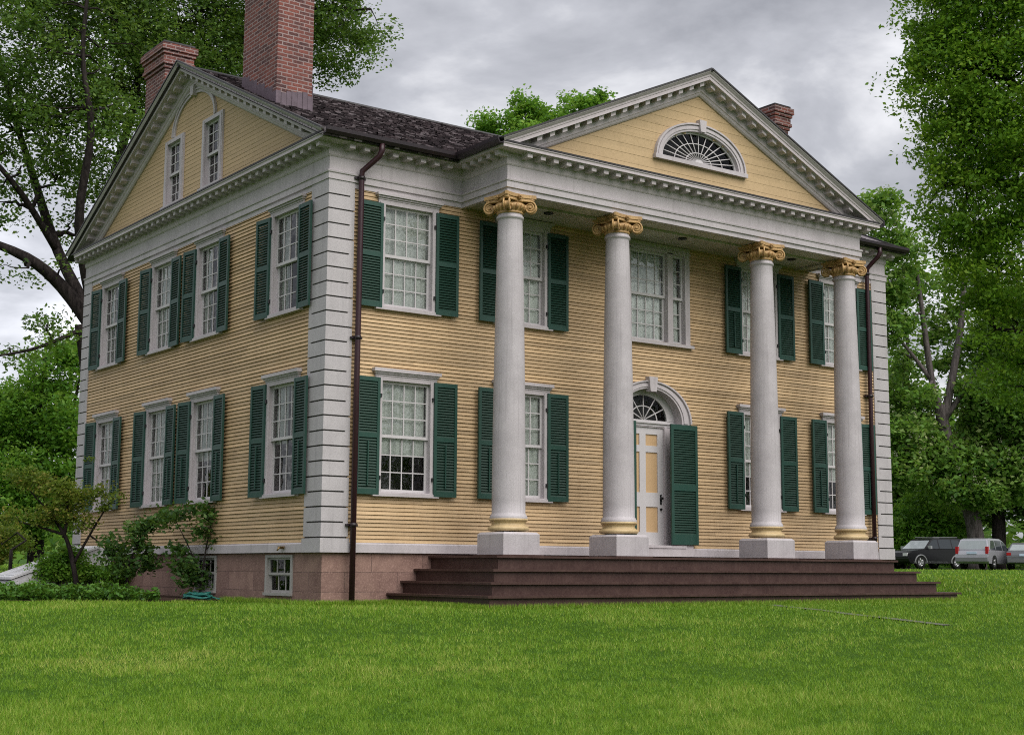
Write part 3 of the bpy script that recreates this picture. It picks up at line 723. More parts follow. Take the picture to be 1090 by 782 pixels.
# triple window over the door
mb = MB(); z0, z1 = 3.94, 5.62
for a, b in ((5.72, 5.84), (6.13, 6.26), (7.16, 7.29), (7.60, 7.72)): mb.box(a, b, -.045, .17, z0 - .02, z1 + .02)
mb.box(5.84, 7.60, -.045, .17, z1, z1 + .05); mb.box(5.70, 7.74, -.03, .02, z1 + .02, ZE + .001); mb.box(5.70, 7.74, -.058, -.03, z1 + .02, z1 + .05)
tw = mb.build('triple_window', M['trim'], house)
mb = MB(); mb.box(5.66, 7.78, -.09, .02, z0 - .075, z0 - .021); mb.build('sill', M['trim'], tw)
for a, b, c in ((5.84, 6.13, 1), (6.26, 7.16, 4), (7.29, 7.60, 1)):
    for p, q, y in ((z0 - .005 + (z1 - z0) / 2, z1, .03), (z0, z0 + .03 + (z1 - z0) / 2, .07)):
        m_ = MB(); g = MB(); sash(m_, g, a, b, p, q, y, c, 3); m_.build('sash', M['sash'], tw); g.build('pane', M['glass'], tw, fix=False)
for q, xq in enumerate((5.98, 7.45)): link('curtain', curtain_mesh(.16, 1.68, 0, 1, 0, 80 + q), tw).location = (xq, .01, 3.94)
cu = link('curtain', curtain_mesh(.47, 1.68, 0, 1, 0, 77), tw); cu.location = (6.72, 0, 3.94)

# --- front door ----------------------------------------------------------------
def earc(cx, cz, a, b, t0=0, t1=PI, k=40): return [(cx + a * math.cos(t0 + (t1 - t0) * i / k), cz + b * math.sin(t0 + (t1 - t0) * i / k)) for i in range(k + 1)]
def ering(mb, cx, cz, a0, b0, a1, b1, fn, o0, o1, k=40, t0=0, t1=PI):
    i1 = earc(cx, cz, a0, b0, t0, t1, k); i2 = earc(cx, cz, a1, b1, t0, t1, k)
    for j in range(k): mb.prism([i1[j], i1[j + 1], i2[j + 1], i2[j]], fn, o0, o1)
FRf = lambda u, z, o: (u, -o, z)
SPR = 2.44
sur = MB()
ering(sur, DCX, SPR, .76, .60, .985, .745, FRf, -.02, .050); ering(sur, DCX, SPR, .80, .635, .90, .69, FRf, .05, .068); ering(sur, DCX, SPR, .945, .72, .985, .745, FRf, .05, .085)
for s_ in (-1, 1):
    a, b = sorted((DCX + s_ * .76, DCX + s_ * .985)); sur.box(a, b, -.05, .02, .15, SPR)
    a, b = sorted((DCX + s_ * .70, DCX + s_ * 1.0)); sur.box(a, b, -.062, .02, .0, .20)
ering(sur, DCX, SPR, .76, .60, .785, .62, FRf, -.30, -.02)                                   # soffit of the arch
for s_ in (-1, 1): a, b = sorted((DCX + s_ * .76, DCX + s_ * .785)); sur.box(a, b, .02, .30, .05, SPR)
ds = sur.build('door_surround', M['trim'], house)
k_ = MB(); k_.prism([(DCX - .075, 2.98), (DCX + .075, 2.98), (DCX + .105, 3.25), (DCX - .105, 3.25)], FRf, -.0, .12); k_.build('keystone', M['trim'], ds)
fl = MB(); YF = -.16
ering(fl, DCX, SPR + .04, .57, .46, .76, .60, FRf, YF - .05, YF)
fl.box(DCX - .76, DCX + .76, -YF, -YF + .06, SPR - .06, SPR + .045); fl.box(DCX - .76, DCX + .76, -YF - .03, -YF, SPR - .015, SPR + .02)
for i in range(1, 6):
    t_ = PI * i / 6; c, s_ = math.cos(t_), math.sin(t_); p0 = (DCX + .02 * c, SPR + .04 + .02 * s_); p1 = (DCX + .58 * c, SPR + .04 + .47 * s_)
    fl.tube([(p0[0], -YF + .015, p0[1]), (p1[0], -YF + .015, p1[1])], .012, 6)
pts = earc(DCX, SPR + .04, .33, .26); fl.tube([(x, -YF + .015, z) for x, z in pts], .013, 6)
fan = fl.build('fanlight', M['sash'], ds)
g = MB(); pts = earc(DCX, SPR + .04, .60, .49); g.face([(x, -YF + .02, z) for x, z in pts]); g.build('pane', M['glass_dim'], ds, fix=False)
g = MB(); g.box(DCX - .8, DCX + .8, .42, .45, .1, 3.2); g.build('dark_hall', M['interior'], ds)
dr = MB(); d0, d1, zb, zt = DCX - .50, DCX + .50, .20, 2.36; yd = .20
for a, b in ((d0, d0 + .135), (DCX - .075, DCX + .075), (d1 - .135, d1)): dr.box(a, b, yd, yd + .045, zb, zt)
RAIL = [(zb, zb + .24), (.90, 1.16), (1.90, 2.02), (zt - .13, zt)]
for a, b in RAIL: dr.box(d0 + .135, DCX - .075, yd, yd + .045, a, b); dr.box(DCX + .075, d1 - .135, yd, yd + .045, a, b)
door = dr.build('front_door', M['sash'], house)
for (a, b) in ((d0 + .135, DCX - .075), (DCX + .075, d1 - .135)):
    for (p, q) in zip([r[1] for r in RAIL[:-1]], [r[0] for r in RAIL[1:]]):
        m_ = MB(); m_.box(a, b, yd + .022, yd + .04, p, q); m_.build('door_panel', M['doorpanel'], door)
m_ = MB(); m_.tube([(d1 - .068, yd - .055, 1.06), (d1 - .068, yd + .01, 1.06)], .026, 10); m_.box(d1 - .085, d1 - .05, yd - .012, yd, .95, 1.13); m_.tube([(d1 - .068, yd - .03, .86), (d1 - .068, yd, .86)], .022, 10)
m_.build('door_knob', M['iron'], door)
m_ = MB()
for s_ in (-1, 1): a, b = sorted((DCX + s_ * .50, DCX + s_ * .77)); m_.box(a, b, yd - .03, yd + .07, .18, SPR - .06); a, b = sorted((DCX + s_ * .505, DCX + s_ * .56)); m_.box(a, b, yd - .045, yd - .03, .18, SPR - .06)
m_.box(DCX - .5, DCX + .5, yd - .03, yd + .07, zt, SPR - .06); m_.box(DCX - .80, DCX + .80, -.09, .30, .15, .199); m_.box(DCX - 1.02, DCX + 1.02, -.075, .02, .0, .149)
m_.build('door_jamb', M['trim'], door)
ds_me = MB(); w, h, t_ = .66, 2.20, .04
for a, b in ((-w / 2, -w / 2 + .06), (w / 2 - .06, w / 2)): ds_me.box(a, b, -t_, 0, 0, h, mi=1)
for a, b in ((0, .19), (.98, 1.10), (h - .10, h)): ds_me.box(-w / 2 + .06, w / 2 - .06, -t_ + .002, -.002, a, b, mi=1)
for a, b in ((.19, .98), (1.10, h - .10)):
    k = int((b - a) / .043); sp = (b - a) / k
    for i in range(k):
        zc = a + sp * (i + .5); ds_me.prism([(-.036, zc - .022), (-.032, zc - .026), (-.003, zc + .018), (-.007, zc + .022)], lambda y, z, x: (x, y, z), -w / 2 + .06, w / 2 - .06)
dsm = ds_me.mesh('door_shutter', [M['shutter'], M['shutter_edge']])
for s_ in (-1, 1): o = link('door_shutter', dsm, door); o.location = (DCX + s_ * (.735 - .29 + .31), -.075, .215)

# --- pediment fan window
Gp = lambda u, z, o: (u, PP - o, z)
m_ = MB()
ering(m_, FCX, FCZ, .94, .585, 1.11, .735, Gp, -.02, .045); ering(m_, FCX, FCZ, .985, .625, 1.045, .68, Gp, .045, .06); ering(m_, FCX, FCZ, 1.075, .705, 1.11, .735, Gp, .045, .075)
m_.box(FCX - 1.14, FCX + 1.14, PP - .085, PP + .02, FCZ - .075, FCZ - .0)
fw = m_.build('fan_window', M['trim'], house)
m_ = MB(); m_.prism([(FCX - .06, FCZ + .58), (FCX + .06, FCZ + .58), (FCX + .085, FCZ + .80), (FCX - .085, FCZ + .80)], Gp, -.0, .105); m_.build('keystone', M['trim'], fw)
m_ = MB()
ering(m_, FCX, FCZ, .90, .55, .945, .59, Gp, -.06, -.02); m_.box(FCX - .94, FCX + .94, PP + .02, PP + .06, FCZ - .001, FCZ + .04)
for i in range(1, 14):
    a = PI * i / 14; c, s_ = math.cos(a), math.sin(a); m_.tube([(FCX + .05 * c, PP + .035, FCZ + .03 + .05 * s_), (FCX + .91 * c, PP + .035, FCZ + .02 + .545 * s_)], .010, 6)
for q in (.34, .64): m_.tube([(x, PP + .035, z) for x, z in earc(FCX, FCZ + .025, .92 * q, .56 * q)], .010, 6)
pts = earc(FCX, FCZ + .03, .10, .065, k=12); m_.prism(pts, Gp, -.045, -.015)
m_.build('sash', M['sash'], fw)
m_ = MB(); m_.face([(x, PP + .045, z) for x, z in earc(FCX, FCZ + .0, .93, .58)]); m_.build('pane', M['glass_dim'], fw, fix=False)
# --- blind arch in the side gable
Gs = lambda u, z, o: (-o, u, z)
m_ = MB(); AC = 5.345
ering(m_, AC, 8.07, .90, .63, .995, .72, Gs, -.02, .035); ering(m_, AC, 8.07, .965, .69, .995, .72, Gs, .035, .055)
ar = m_.build('blind_arch', M['trim'], house)
m_ = MB(); m_.prism([(AC - .055, 8.66), (AC + .055, 8.66), (AC + .085, 8.86), (AC - .085, 8.86)], Gs, -.0, .10); m_.build('keystone', M['trim'], ar)

# --- chimneys
def chimney(x0, x1, y0, y1, zb, zt, capz):
    mb = MB(); mb.box(x0, x1, y0, y1, zb, capz)
    for k, (o, a, b) in enumerate(((.03, 0, .075), (.065, .075, .15), (.045, .15, .29), (.075, .29, .365), (.105, .365, .50))): mb.box(x0 - o, x1 + o, y0 - o, y1 + o, capz + a, capz + b)
    mb.box(x0 + .0, x1 - .0, y0 + .0, y1 - .0, capz + .50, capz + .53)
    o = mb.build('chimney', M['brick'], house)
    return o
ch = chimney(.22, .92, 2.41, 3.79, 7.2, 0, 11.0)
fl = MB(); rz = lambda y: RZ - SA * abs(y - YA)
for k in range(9):                                      # stepped lead flashing on the gable side and the front
    a, b = 2.40 + 1.40 * k / 9, 2.40 + 1.40 * (k + 1) / 9; hh = .26 + .035 * (k % 2); fl.box(.208, .2195, a, b - .004, rz(a) - .1, rz(a) + hh)

for k in range(7): a = .205 + .73 * k / 7; fl.box(a, a + .73 / 7 - .006, 2.394 - .004 * (k % 2), 2.4085, rz(2.4) - .15, rz(2.4) + .27 + rng.uniform(-.03, .06))
fl.box(.9215, .934, 2.40, 3.8, rz(2.4) - .1, rz(2.4) + .5)
fl.build('chimney_flashing', M['lead'], ch)
chimney(.22, .78, 7.48, 8.47, 7.2, 0, 9.90)
chimney(12.74, 13.16, 2.38, 3.60, 7.2, 0, 9.74)
for cx_, y0, y1, z in ((.57, 2.41, 3.79, 11.53), (.50, 7.48, 8.47, 10.43), (12.95, 2.38, 3.60, 10.27)):
    m_ = MB(); hwc = {.57: .40, .50: .34, 12.95: .26}[cx_]; m_.box(cx_ - hwc, cx_ + hwc, y0 - .05, y1 + .05, z, z + .035); m_.build('chimney_cap', M['flash'], house)

# --- porch: floor, steps, ceiling, columns
sx = [(1.967, 11.266, -.039, -1.872), (1.689, 11.550, -.244, -2.162), (1.444, 11.747, -.432, -2.452), (1.190, 11.971, -.622, -2.742)]
def step(name, i):
    a, b, z, y = sx[i]; zlow = sx[i + 1][2] - .0 if i < 3 else -1.3
    mb = MB(); t_ = .034; ns = .055
    mb.box(a + ns, b - ns, y + ns, .028 if i else .028, zlow, z - t_)
    mb.box(a, b, y, .026, z - t_, z)
    o = mb.build(name, M['steps'], house)
    return o
fo = step('porch_floor', 0); [step('porch_step', i) for i in (1, 2, 3)]
mb = MB(); mb.face([(PA + .0, PP + .0, ZE + .012), (PB, PP, ZE + .012), (PB, .02, ZE + .012), (PA, .02, ZE + .012)]); ce = mb.build('porch_ceiling', M['ceil'], house)
for x in (3.9, 7.0, 9.9):
    mb = MB(); mb.tube([(x, -.62, ZE + .005), (x, -.62, ZE - .008)], .085, 14); mb.build('recessed_light', M['iron'], ce)
bm_ = MB()
for a, b, c, d in ((PA + .02, PB - .02, PP + .42, PP + .45), (PA + .40, PA + .43, PP + .02, .0), (PB - .43, PB - .40, PP + .02, 0)): bm_.box(min(a, b), max(a, b), min(c, d), max(c, d), ZE - .028, ZE + .013)
bm_.build('ceiling_moulding', M['ceil'], ce)

CX_ = [2.738, 5.03, 8.56, 10.864]; CY_ = PP + .20
ZB0 = -.038
shaft = MB(); prof = []
zb, zt = .575, 5.46
prof += [(.300, zb - .03), (.302, zb), (.288, zb + .02), (.272, zb + .05)]
for i in range(25):
    t_ = i / 24; r_ = .268 - .066 * (t_ ** 1.7); prof.append((r_, zb + .055 + (zt - .10 - zb - .055) * t_))
prof += [(.205, zt - .085), (.222, zt - .075), (.226, zt - .055), (.222, zt - .035), (.208, zt - .028), (.203, zt - .0), (.205, zt + .03)]
shaft.lathe(prof); shaft_me = shaft.mesh('shaft', M['column'])
plm = MB(); s_ = .352
plm.box(-s_, s_, -s_, s_, .0, .315)
i = len(plm.v)
plm.prism([(0, 0), (1, 0), (1, 1), (0, 1)], lambda p, q, t: ((2 * p - 1) * (s_ if t == 0 else s_ - .035), (2 * q - 1) * (s_ if t == 0 else s_ - .035), .315 + t), 0, .035)
pl_me = plm.mesh('plinth', M['column'])
bs = MB(); pr_ = [(.0, .35)]
def arcp(cx, cz, r, a0, a1, k=7): return [(cx + r * math.cos(R(a0 + (a1 - a0) * j / k)), cz + r * math.sin(R(a0 + (a1 - a0) * j / k))) for j in range(k + 1)]
pr_ += [(.29, .35)] + arcp(.292, .388, .038, -85, 85) + [(.292, .430), (.275, .445), (.268, .465), (.272, .485), (.288, .495), (.288, .505)] + arcp(.288, .528, .022, -80, 80) + [(.280, .556), (.0, .556)]
bs.lathe(pr_); M['gold_pale'] = paint('pale_gilded_paint', (.58, .44, .24), (.30, .20, .10), .55, 45, .4, rough=.5, big=5)
bs_me = bs.mesh('base', M['gold_pale'])
# gilded capital: necking bead, egg moulding, corner scrolls, concave abacus
cp_ = MB()
z0 = zt + .005
cp_.lathe([(.19, z0), (.212, z0), (.222, z0 + .012), (.222, z0 + .026), (.212, z0 + .036), (.222, z0 + .05), (.255, z0 + .10), (.265, z0 + .135), (.25, z0 + .16), (.235, z0 + .17), (.235, z0 + .23), (.1, z0 + .24)], seg=36)
for k in range(18):
    a = 2 * PI * k / 18; c, s2_ = math.cos(a), math.sin(a)
    cp_.tube([(.222 * c, .222 * s2_, z0 + .052), (.252 * c, .252 * s2_, z0 + .075), (.272 * c, .272 * s2_, z0 + .11), (.268 * c, .268 * s2_, z0 + .14)], [.012, .024, .027, .016], 6)
ab = []
hs = .315
for s_a in range(4):
    a = PI / 2 * s_a
    for j in range(9):
        t_ = -1 + 2 * j / 8; x = hs * t_ * .93; y = -(hs - .062 * (1 - t_ * t_))
        ab.append((x * math.cos(a) - y * math.sin(a), x * math.sin(a) + y * math.cos(a)))
cp_.prism(ab, lambda p, q, t: (p * .93, q * .93, t), z0 + .215, z0 + .252); cp_.prism(ab, lambda p, q, t: (p, q, t), z0 + .252, ZE + .002 - 0)
for sx_, sy_ in ((-1, -1), (1, -1), (1, 1), (-1, 1)):
    dg = np.array((sx_, sy_, 0)) / math.sqrt(2); ax = np.array((-dg[1], dg[0], 0)); zc = z0 + .105
    cen = dg * .335 + np.array((0, 0, zc)); up = np.array((0, 0, 1.))
    for hlf in (-1, 1):
        # the two scroll faces splay slightly apart
        a2 = ax * hlf; off = cen + a2 * .030
        pts = []; rad = []
        for j in range(46):
            th = R(95) - 2 * PI * 2.1 * (j / 45); rr = .090 * (1 - j / 45) ** .8 + .010
            pts.append(off + a2 * .016 + dg * rr * math.cos(th) + up * rr * math.sin(th)); rad.append(.0155 - .006 * j / 45)
        cp_.tube(pts, rad, 6)
        cp_.tube([off + a2 * .02, off + a2 * .045], [.022, .012], 8)
        # band running from the scroll back to the middle of the face
        st = off + up * .098 + a2 * .014
        mid_ = dg * .16 + a2 * .165; mid_[2] = z0 + .19
        cp_.tube([st - dg * .0, st * .55 + mid_ * .45 + up * .008, mid_], [.017, .018, .014], 6)
    cp_.tube([cen - ax * .045, cen - ax * .02, cen + ax * .02, cen + ax * .045], [.070, .062, .062, .070], 16)
    cp_.tube([cen + up * .09 + dg * .02, cen + up * .16 + dg * .02], [.035, .045], 8)
for a in range(4):
    d = np.array((math.cos(PI / 2 * a), math.sin(PI / 2 * a), 0)); t_ = np.array((-d[1], d[0], 0))
    for k in range(6):
        b = 2 * PI * k / 6; c_ = d * .262 + t_ * .028 * math.cos(b) + np.array((0, 0, z0 + .255 + .024 * math.sin(b))); cp_.tube([c_, c_ + d * .03], [.018, .008], 6)
    c_ = d * .262 + np.array((0, 0, z0 + .255)); cp_.tube([c_, c_ + d * .045], [.016, .008], 6)
cap_me = cp_.mesh('capital', M['gold'])
pad = MB(); pad.box(-.40, .40, -.40, .40, -.020, .0); pad_me = pad.mesh('plinth_pad', M['steps'])
for x in CX_:
    c = link('column', shaft_me, house); c.location = (x, CY_, 0)
    o = link('plinth', pl_me, c); o.location = (0, 0, -.017)
    o = link('base', bs_me, c); o = link('capital', cap_me, c)
    o = link('plinth_pad', pad_me, c); o.location = (0, 0, -.0185)

# --- cellar bulkhead at the back of the side wall, and a hose tap
mb = MB(); y0, y1 = 8.7, 9.9
sec = [(.0, .12), (.0, -.9), (-1.95, -.9), (-1.95, -.50), (-.25, .12)]
mb.prism([(x, z - .03) for x, z in sec], lambda x, z, t: (x, t, z), y0 + .071, y1 - .071)
bk = mb.build('cellar_bulkhead', M['bulkhead'], house)
for a, b in ((y0, y0 + .07), (y1 - .07, y1)): mb = MB(); mb.prism(sec, lambda x, z, t: (x, t, z), a, b); mb.build('cheek_wall', M['bulkhead'], bk)
for a, b in ((y0 - .03, (y0 + y1) / 2 - .008), ((y0 + y1) / 2 + .008, y1 + .03)):
    m_ = MB(); xf = lambda u, v, w_: (-.24 - 1.74 * u + .02 * w_, v, .135 - .625 * u + w_ * .5)
    m_.box(0, 1, a, b, .0, .09, xf); m_.box(.04, .96, a + .06, a + .12, .09, .13, xf); m_.box(.04, .96, b - .12, b - .06, .09, .13, xf); m_.box(.04, .10, a + .12, b - .12, .09, .13, xf); m_.box(.9, .96, a + .12, b - .12, .09, .13, xf)
    m_.build('bulkhead_door', M['bulkhead'], bk)
mb = MB(); mb.tube([(-.03, 1.16, .07), (-.13, 1.16, .07), (-.15, 1.16, .03)], .016, 8); mb.box(-.11, -.05, 1.10, 1.24, .085, .10); mb.build('hose_tap', M['brass'], house)

# ------------------------------------------------------------------ plants
def leaf_quads(cent, L, rg, droop=0.0, up=.5, wr=.55):
    n_ = len(cent)
    d = rg.normal(size=(n_, 3)); d[:, 2] = d[:, 2] * .6 - droop; d /= np.linalg.norm(d, axis=1)[:, None]
    nn = rg.normal(size=(n_, 3)); nn[:, 2] += up; w = np.cross(d, nn); w /= np.linalg.norm(w, axis=1)[:, None] + 1e-9
    l = (L * rg.uniform(.6, 1.3, n_))[:, None]
    fold = np.cross(w, d) * l * .10
    V = np.stack([cent - d * l * .5, cent + w * l * wr * .5 + fold, cent + d * l * .5, cent - w * l * wr * .5 + fold], 1).reshape(-1, 3)
    return V, np.arange(n_ * 4).reshape(n_, 4)
def clumps(lobes, rg, ncl, nlf, sig, flat=.7, shell=.55):
    """lobes: (centre, (rx,ry,rz), weight)"""
    C_, T_ = [], []; wts = np.array([l[2] * l[1][0] * l[1][2] for l in lobes]); wts = wts / wts.sum()
    cc = []
    for (c, r, w), q in zip(lobes, wts):
        k = max(1, int(ncl * q)); d = rg.normal(size=(k, 3)); d /= np.linalg.norm(d, axis=1)[:, None]
        rad = rg.uniform(0, 1, k) ** (1 / 3 * (1 - shell) + .12); p = np.array(c) + d * rad[:, None] * np.array(r) * rg.uniform(.85, 1.12, (k, 1)); cc.append(p)
    cc = np.concatenate(cc); s = sig * rg.uniform(.55, 1.5, len(cc)); m_ = (nlf * rg.uniform(.5, 1.5, len(cc))).astype(int) + 2
    idx = np.repeat(np.arange(len(cc)), m_); g = rg.normal(size=(len(idx), 3)); g *= (np.minimum(np.linalg.norm(g, axis=1), 1.9) / np.linalg.norm(g, axis=1))[:, None]; g *= s[idx][:, None]; g[:, 2] *= flat
    tone = rg.uniform(0, 1, len(cc))[idx]
    return cc[idx] + g, tone, cc
def wiggle(p0, p1, rg, k=6, amt=.06, sag=0):
    p0, p1 = np.array(p0, float), np.array(p1, float); L = np.linalg.norm(p1 - p0); out_ = []
    for i in range(k + 1):
        t_ = i / k; q = p0 + (p1 - p0) * t_ + rg.normal(size=3) * L * amt * math.sin(PI * t_); q[2] += sag * L * math.sin(PI * t_); out_.append(q)
    return out_
def smooth_line(pts, k=4):
    pts = [np.array(p, float) for p in pts]; o = []
    for i in range(len(pts) - 1):
        a, b, c, d = pts[max(i - 1, 0)], pts[i], pts[i + 1], pts[min(i + 2, len(pts) - 1)]
        for j in range(k):
            t_ = j / k; o.append(.5 * ((2 * b) + (-a + c) * t_ + (2 * a - 5 * b + 4 * c - d) * t_ ** 2 + (-a + 3 * b - 3 * c + d) * t_ ** 3))
    o.append(pts[-1]); return o
def tree(name, label, cat, base, trunk, limbs, lobes, seed, ncl, nlf, sig, L, mat, bark='bark', droop=0, group=None, twigs=40, flat=.7, fork=None, twr=.05, blossom=0, shell=.55, crown='crown', stem='trunk', tseg=10):
    """trunk: list of (point, radius); limbs: list of lists of (point, radius)"""
    rg = np.random.default_rng(seed); base = np.array(base, float)
    root = empty(name, tuple(base)); tag(root, label, cat, group)
    tb = MB(); ends = []
    for line, sg in [(trunk, tseg)] + [(l, 8) for l in limbs]:
        P_ = smooth_line([p for p, r in line]); Rr = np.interp(np.linspace(0, 1, len(P_)), np.linspace(0, 1, len(line)), [r for p, r in line])
        tb.tube([p - base for p in P_], list(Rr), sg); ends += [(p, r) for p, r in zip(P_[len(P_) // 3:], Rr[len(P_) // 3:])]
    cent, tone, cc = clumps(lobes, rg, ncl, nlf, sig, flat, shell)
    EP = np.array([e[0] for e in ends]); ER = np.array([e[1] for e in ends])
    # boughs into each lobe, then twigs to leaf clumps
    for (c, r, w) in lobes:
        j = np.argmin(np.linalg.norm(EP - np.array(c), axis=1)); P_ = wiggle(EP[j], c, rg, 6, .07, .04); r0 = min(ER[j] * .75, twr * 2.2)
        tb.tube([p - base for p in P_], list(np.linspace(r0, r0 * .45, 7)), 6); EP = np.concatenate([EP, np.array(P_[2:])]); ER = np.concatenate([ER, np.linspace(r0 * .8, r0 * .45, 5)])
    for c in cc[rg.permutation(len(cc))[:twigs]]:
        j = np.argmin(np.linalg.norm(EP - c, axis=1)); P_ = wiggle(EP[j], c, rg, 4, .08, .03); r0 = min(ER[j] * .6, twr)
        tb.tube([p - base for p in P_], list(np.linspace(r0, r0 * .3, 5)), 5)
    tb.build(stem, M[bark], root, fix=False)
    V, F = leaf_quads(cent - base, L, rg, droop); quad_mesh(crown, V, F, M[mat], tone, root)
    if blossom:
        pk = cc[rg.permutation(len(cc))[:blossom]]; pk = pk + rg.normal(size=pk.shape) * sig * .5
        idx = np.repeat(np.arange(len(pk)), 14); g = rg.normal(size=(len(idx), 3)) * np.array((.09, .09, .17)); g[:, 2] += .25
        V, F = leaf_quads(pk[idx] + g - base, .13, rg); quad_mesh('blossoms', V, F, M['blossom'], rg.uniform(0, 1, len(idx)), root)
    return root
def lobe(u, v, d, r, rz=None, w=1.0, rd=None): return (px(u, v, d), (r, rd or r, rz or r * .85), w)
def gp(u, v, d):
    p = px(u, v, d); p[2] = float(gz(p[0], p[1])) - .05; return p

# big dark tree behind the left end of the house
d = 39
b = gp(112, 600, d)
T = lambda u, v, r, dd=0: (px(u, v, d + dd), r)
trunk = [(b, .55), T(106, 480, 0.340), T(98, 400, 0.296), T(90, 345, 0.266)]
limbs = [[T(102, 352, 0.222), T(66, 305, 0.178), T(28, 274, 0.141, -.6), T(-30, 250, 0.074, -1)],
         [T(101, 345, 0.192), T(62, 268, 0.148, .8), T(36, 190, 0.111, 1.4), T(12, 112, 0.074, 1.6), T(-5, 40, 0.037, 1.6)],
         [T(102, 340, 0.178), T(84, 240, 0.133, -1), T(97, 140, 0.096, -1.4), T(88, 60, 0.067, -1.4), T(96, -30, 0.037, -1)],
         [T(103, 335, 0.192), T(122, 190, 0.133, 2), T(147, 85, 0.089, 3), T(125, 10, 0.044, 3)],
         [T(60, 266, 0.104, .8), T(22, 205, 0.081, -.6), T(-25, 150, 0.044, -1.5)],
         [T(104, 340, 0.192), T(190, 110, 0.133, 4), T(300, 20, 0.089, 4.5), T(395, 10, 0.037, 4)],
         [T(147, 85, 0.074, 3), T(210, 20, 0.052, 3.5), T(260, -60, 0.030, 3)],
         [T(92, 348, 0.074), T(40, 370, 0.044, -1), T(-10, 380, 0.022, -1.5)]]
lb = [lobe(50, 55, d, 2.3), lobe(120, 20, d + 1, 2.2), lobe(190, 30, d + 3, 2.2, w=1.2), lobe(245, 60, d + 5, 1.9, w=1.3), lobe(300, 20, d + 5, 1.9), lobe(362, 25, d + 4.5, 1.35, 1.5, w=1.0), lobe(352, 75, d + 4.5, .8, .6, .8),
      lobe(385, 55, d + 4.5, .6, .8, .6), lobe(20, 130, d, 1.6, w=.9), lobe(85, 120, d - .5, 1.7, w=.9), lobe(140, 95, d + 2, 1.5), lobe(190, 95, d + 5, 1.5, w=1.2), lobe(120, 190, d + 2, 1.1, w=.8),
      lobe(60, 190, d, 1.1, w=.55), lobe(5, 215, d, 1.0, w=.5), lobe(30, -60, d, 3, 2.2), lobe(140, -80, d + 2, 3, 2.2), lobe(260, -70, d + 4, 3, 2), lobe(350, -60, d + 4, 1.6, 1.6),
      lobe(30, 285, d - 1, 1.3, .4, .35), lobe(50, 345, d - 1, 1.2, .35, .5), lobe(10, 370, d - 1, 1.2, .4, .45), lobe(80, 250, d + 1.5, .9, .9, .5)]
tree('shade_tree', 'huge dark leafy tree with thick limbs behind the gable end and left chimneys', 'tree', b, trunk, limbs, lb, 5, 1500, 92, .32, .125, 'leaf_elm', twigs=620, twr=.04, flat=.55)

# bright green tree behind it, lower
d = 50; b = gp(38, 600, d); T = lambda u, v, r, dd=0: (px(u, v, d + dd), r)
tree('background_tree', 'bright green rounded tree low on the left, behind the bulkhead and small shrubs', 'tree', b, [(b, .3), T(40, 520, .24), T(44, 450, .16), T(48, 380, .06)],
     [[T(40, 520, .14), T(15, 470, .08), T(-20, 430, .03)], [T(42, 490, .12), T(75, 440, .07), T(85, 400, .03)]],
     [lobe(62, 395, d, 1.25), lobe(80, 450, d - .5, 1.3), lobe(40, 440, d, 1.5), lobe(5, 460, d, 1.7), lobe(60, 510, d - 1, 1.6), lobe(18, 530, d - 1, 1.7), lobe(-30, 500, d, 2), lobe(90, 530, d, 1.4), lobe(85, 370, d + 1, .7)],
     6, 900, 55, .30, .17, 'leaf_bush', twigs=80, twr=.03)

# tree top over the roof
d = 56; b = gp(585, 600, d); T = lambda u, v, r, dd=0: (px(u, v, d + dd), r)
tree('background_tree', 'bright green tree top showing above the roof just left of the pediment', 'tree', b, [(b, .4), T(588, 400, .32), T(585, 220, .2), T(585, 130, .06)],
     [[T(586, 240, .12), T(540, 160, .06), T(515, 130, .02)], [T(586, 240, .12), T(630, 160, .06), T(640, 105, .02)]],
     [lobe(530, 132, d, .85, .35), lobe(560, 122, d, .75, .5), lobe(590, 135, d, .9, .7), lobe(618, 112, d, .75, .55), lobe(640, 106, d, .45, .3), lobe(575, 175, d, 2.2, 1.6), lobe(640, 150, d, 1.2, .8), lobe(550, 105, d, .25, .2)],
     7, 520, 55, .22, .17, 'leaf_bush', twigs=50, twr=.03)

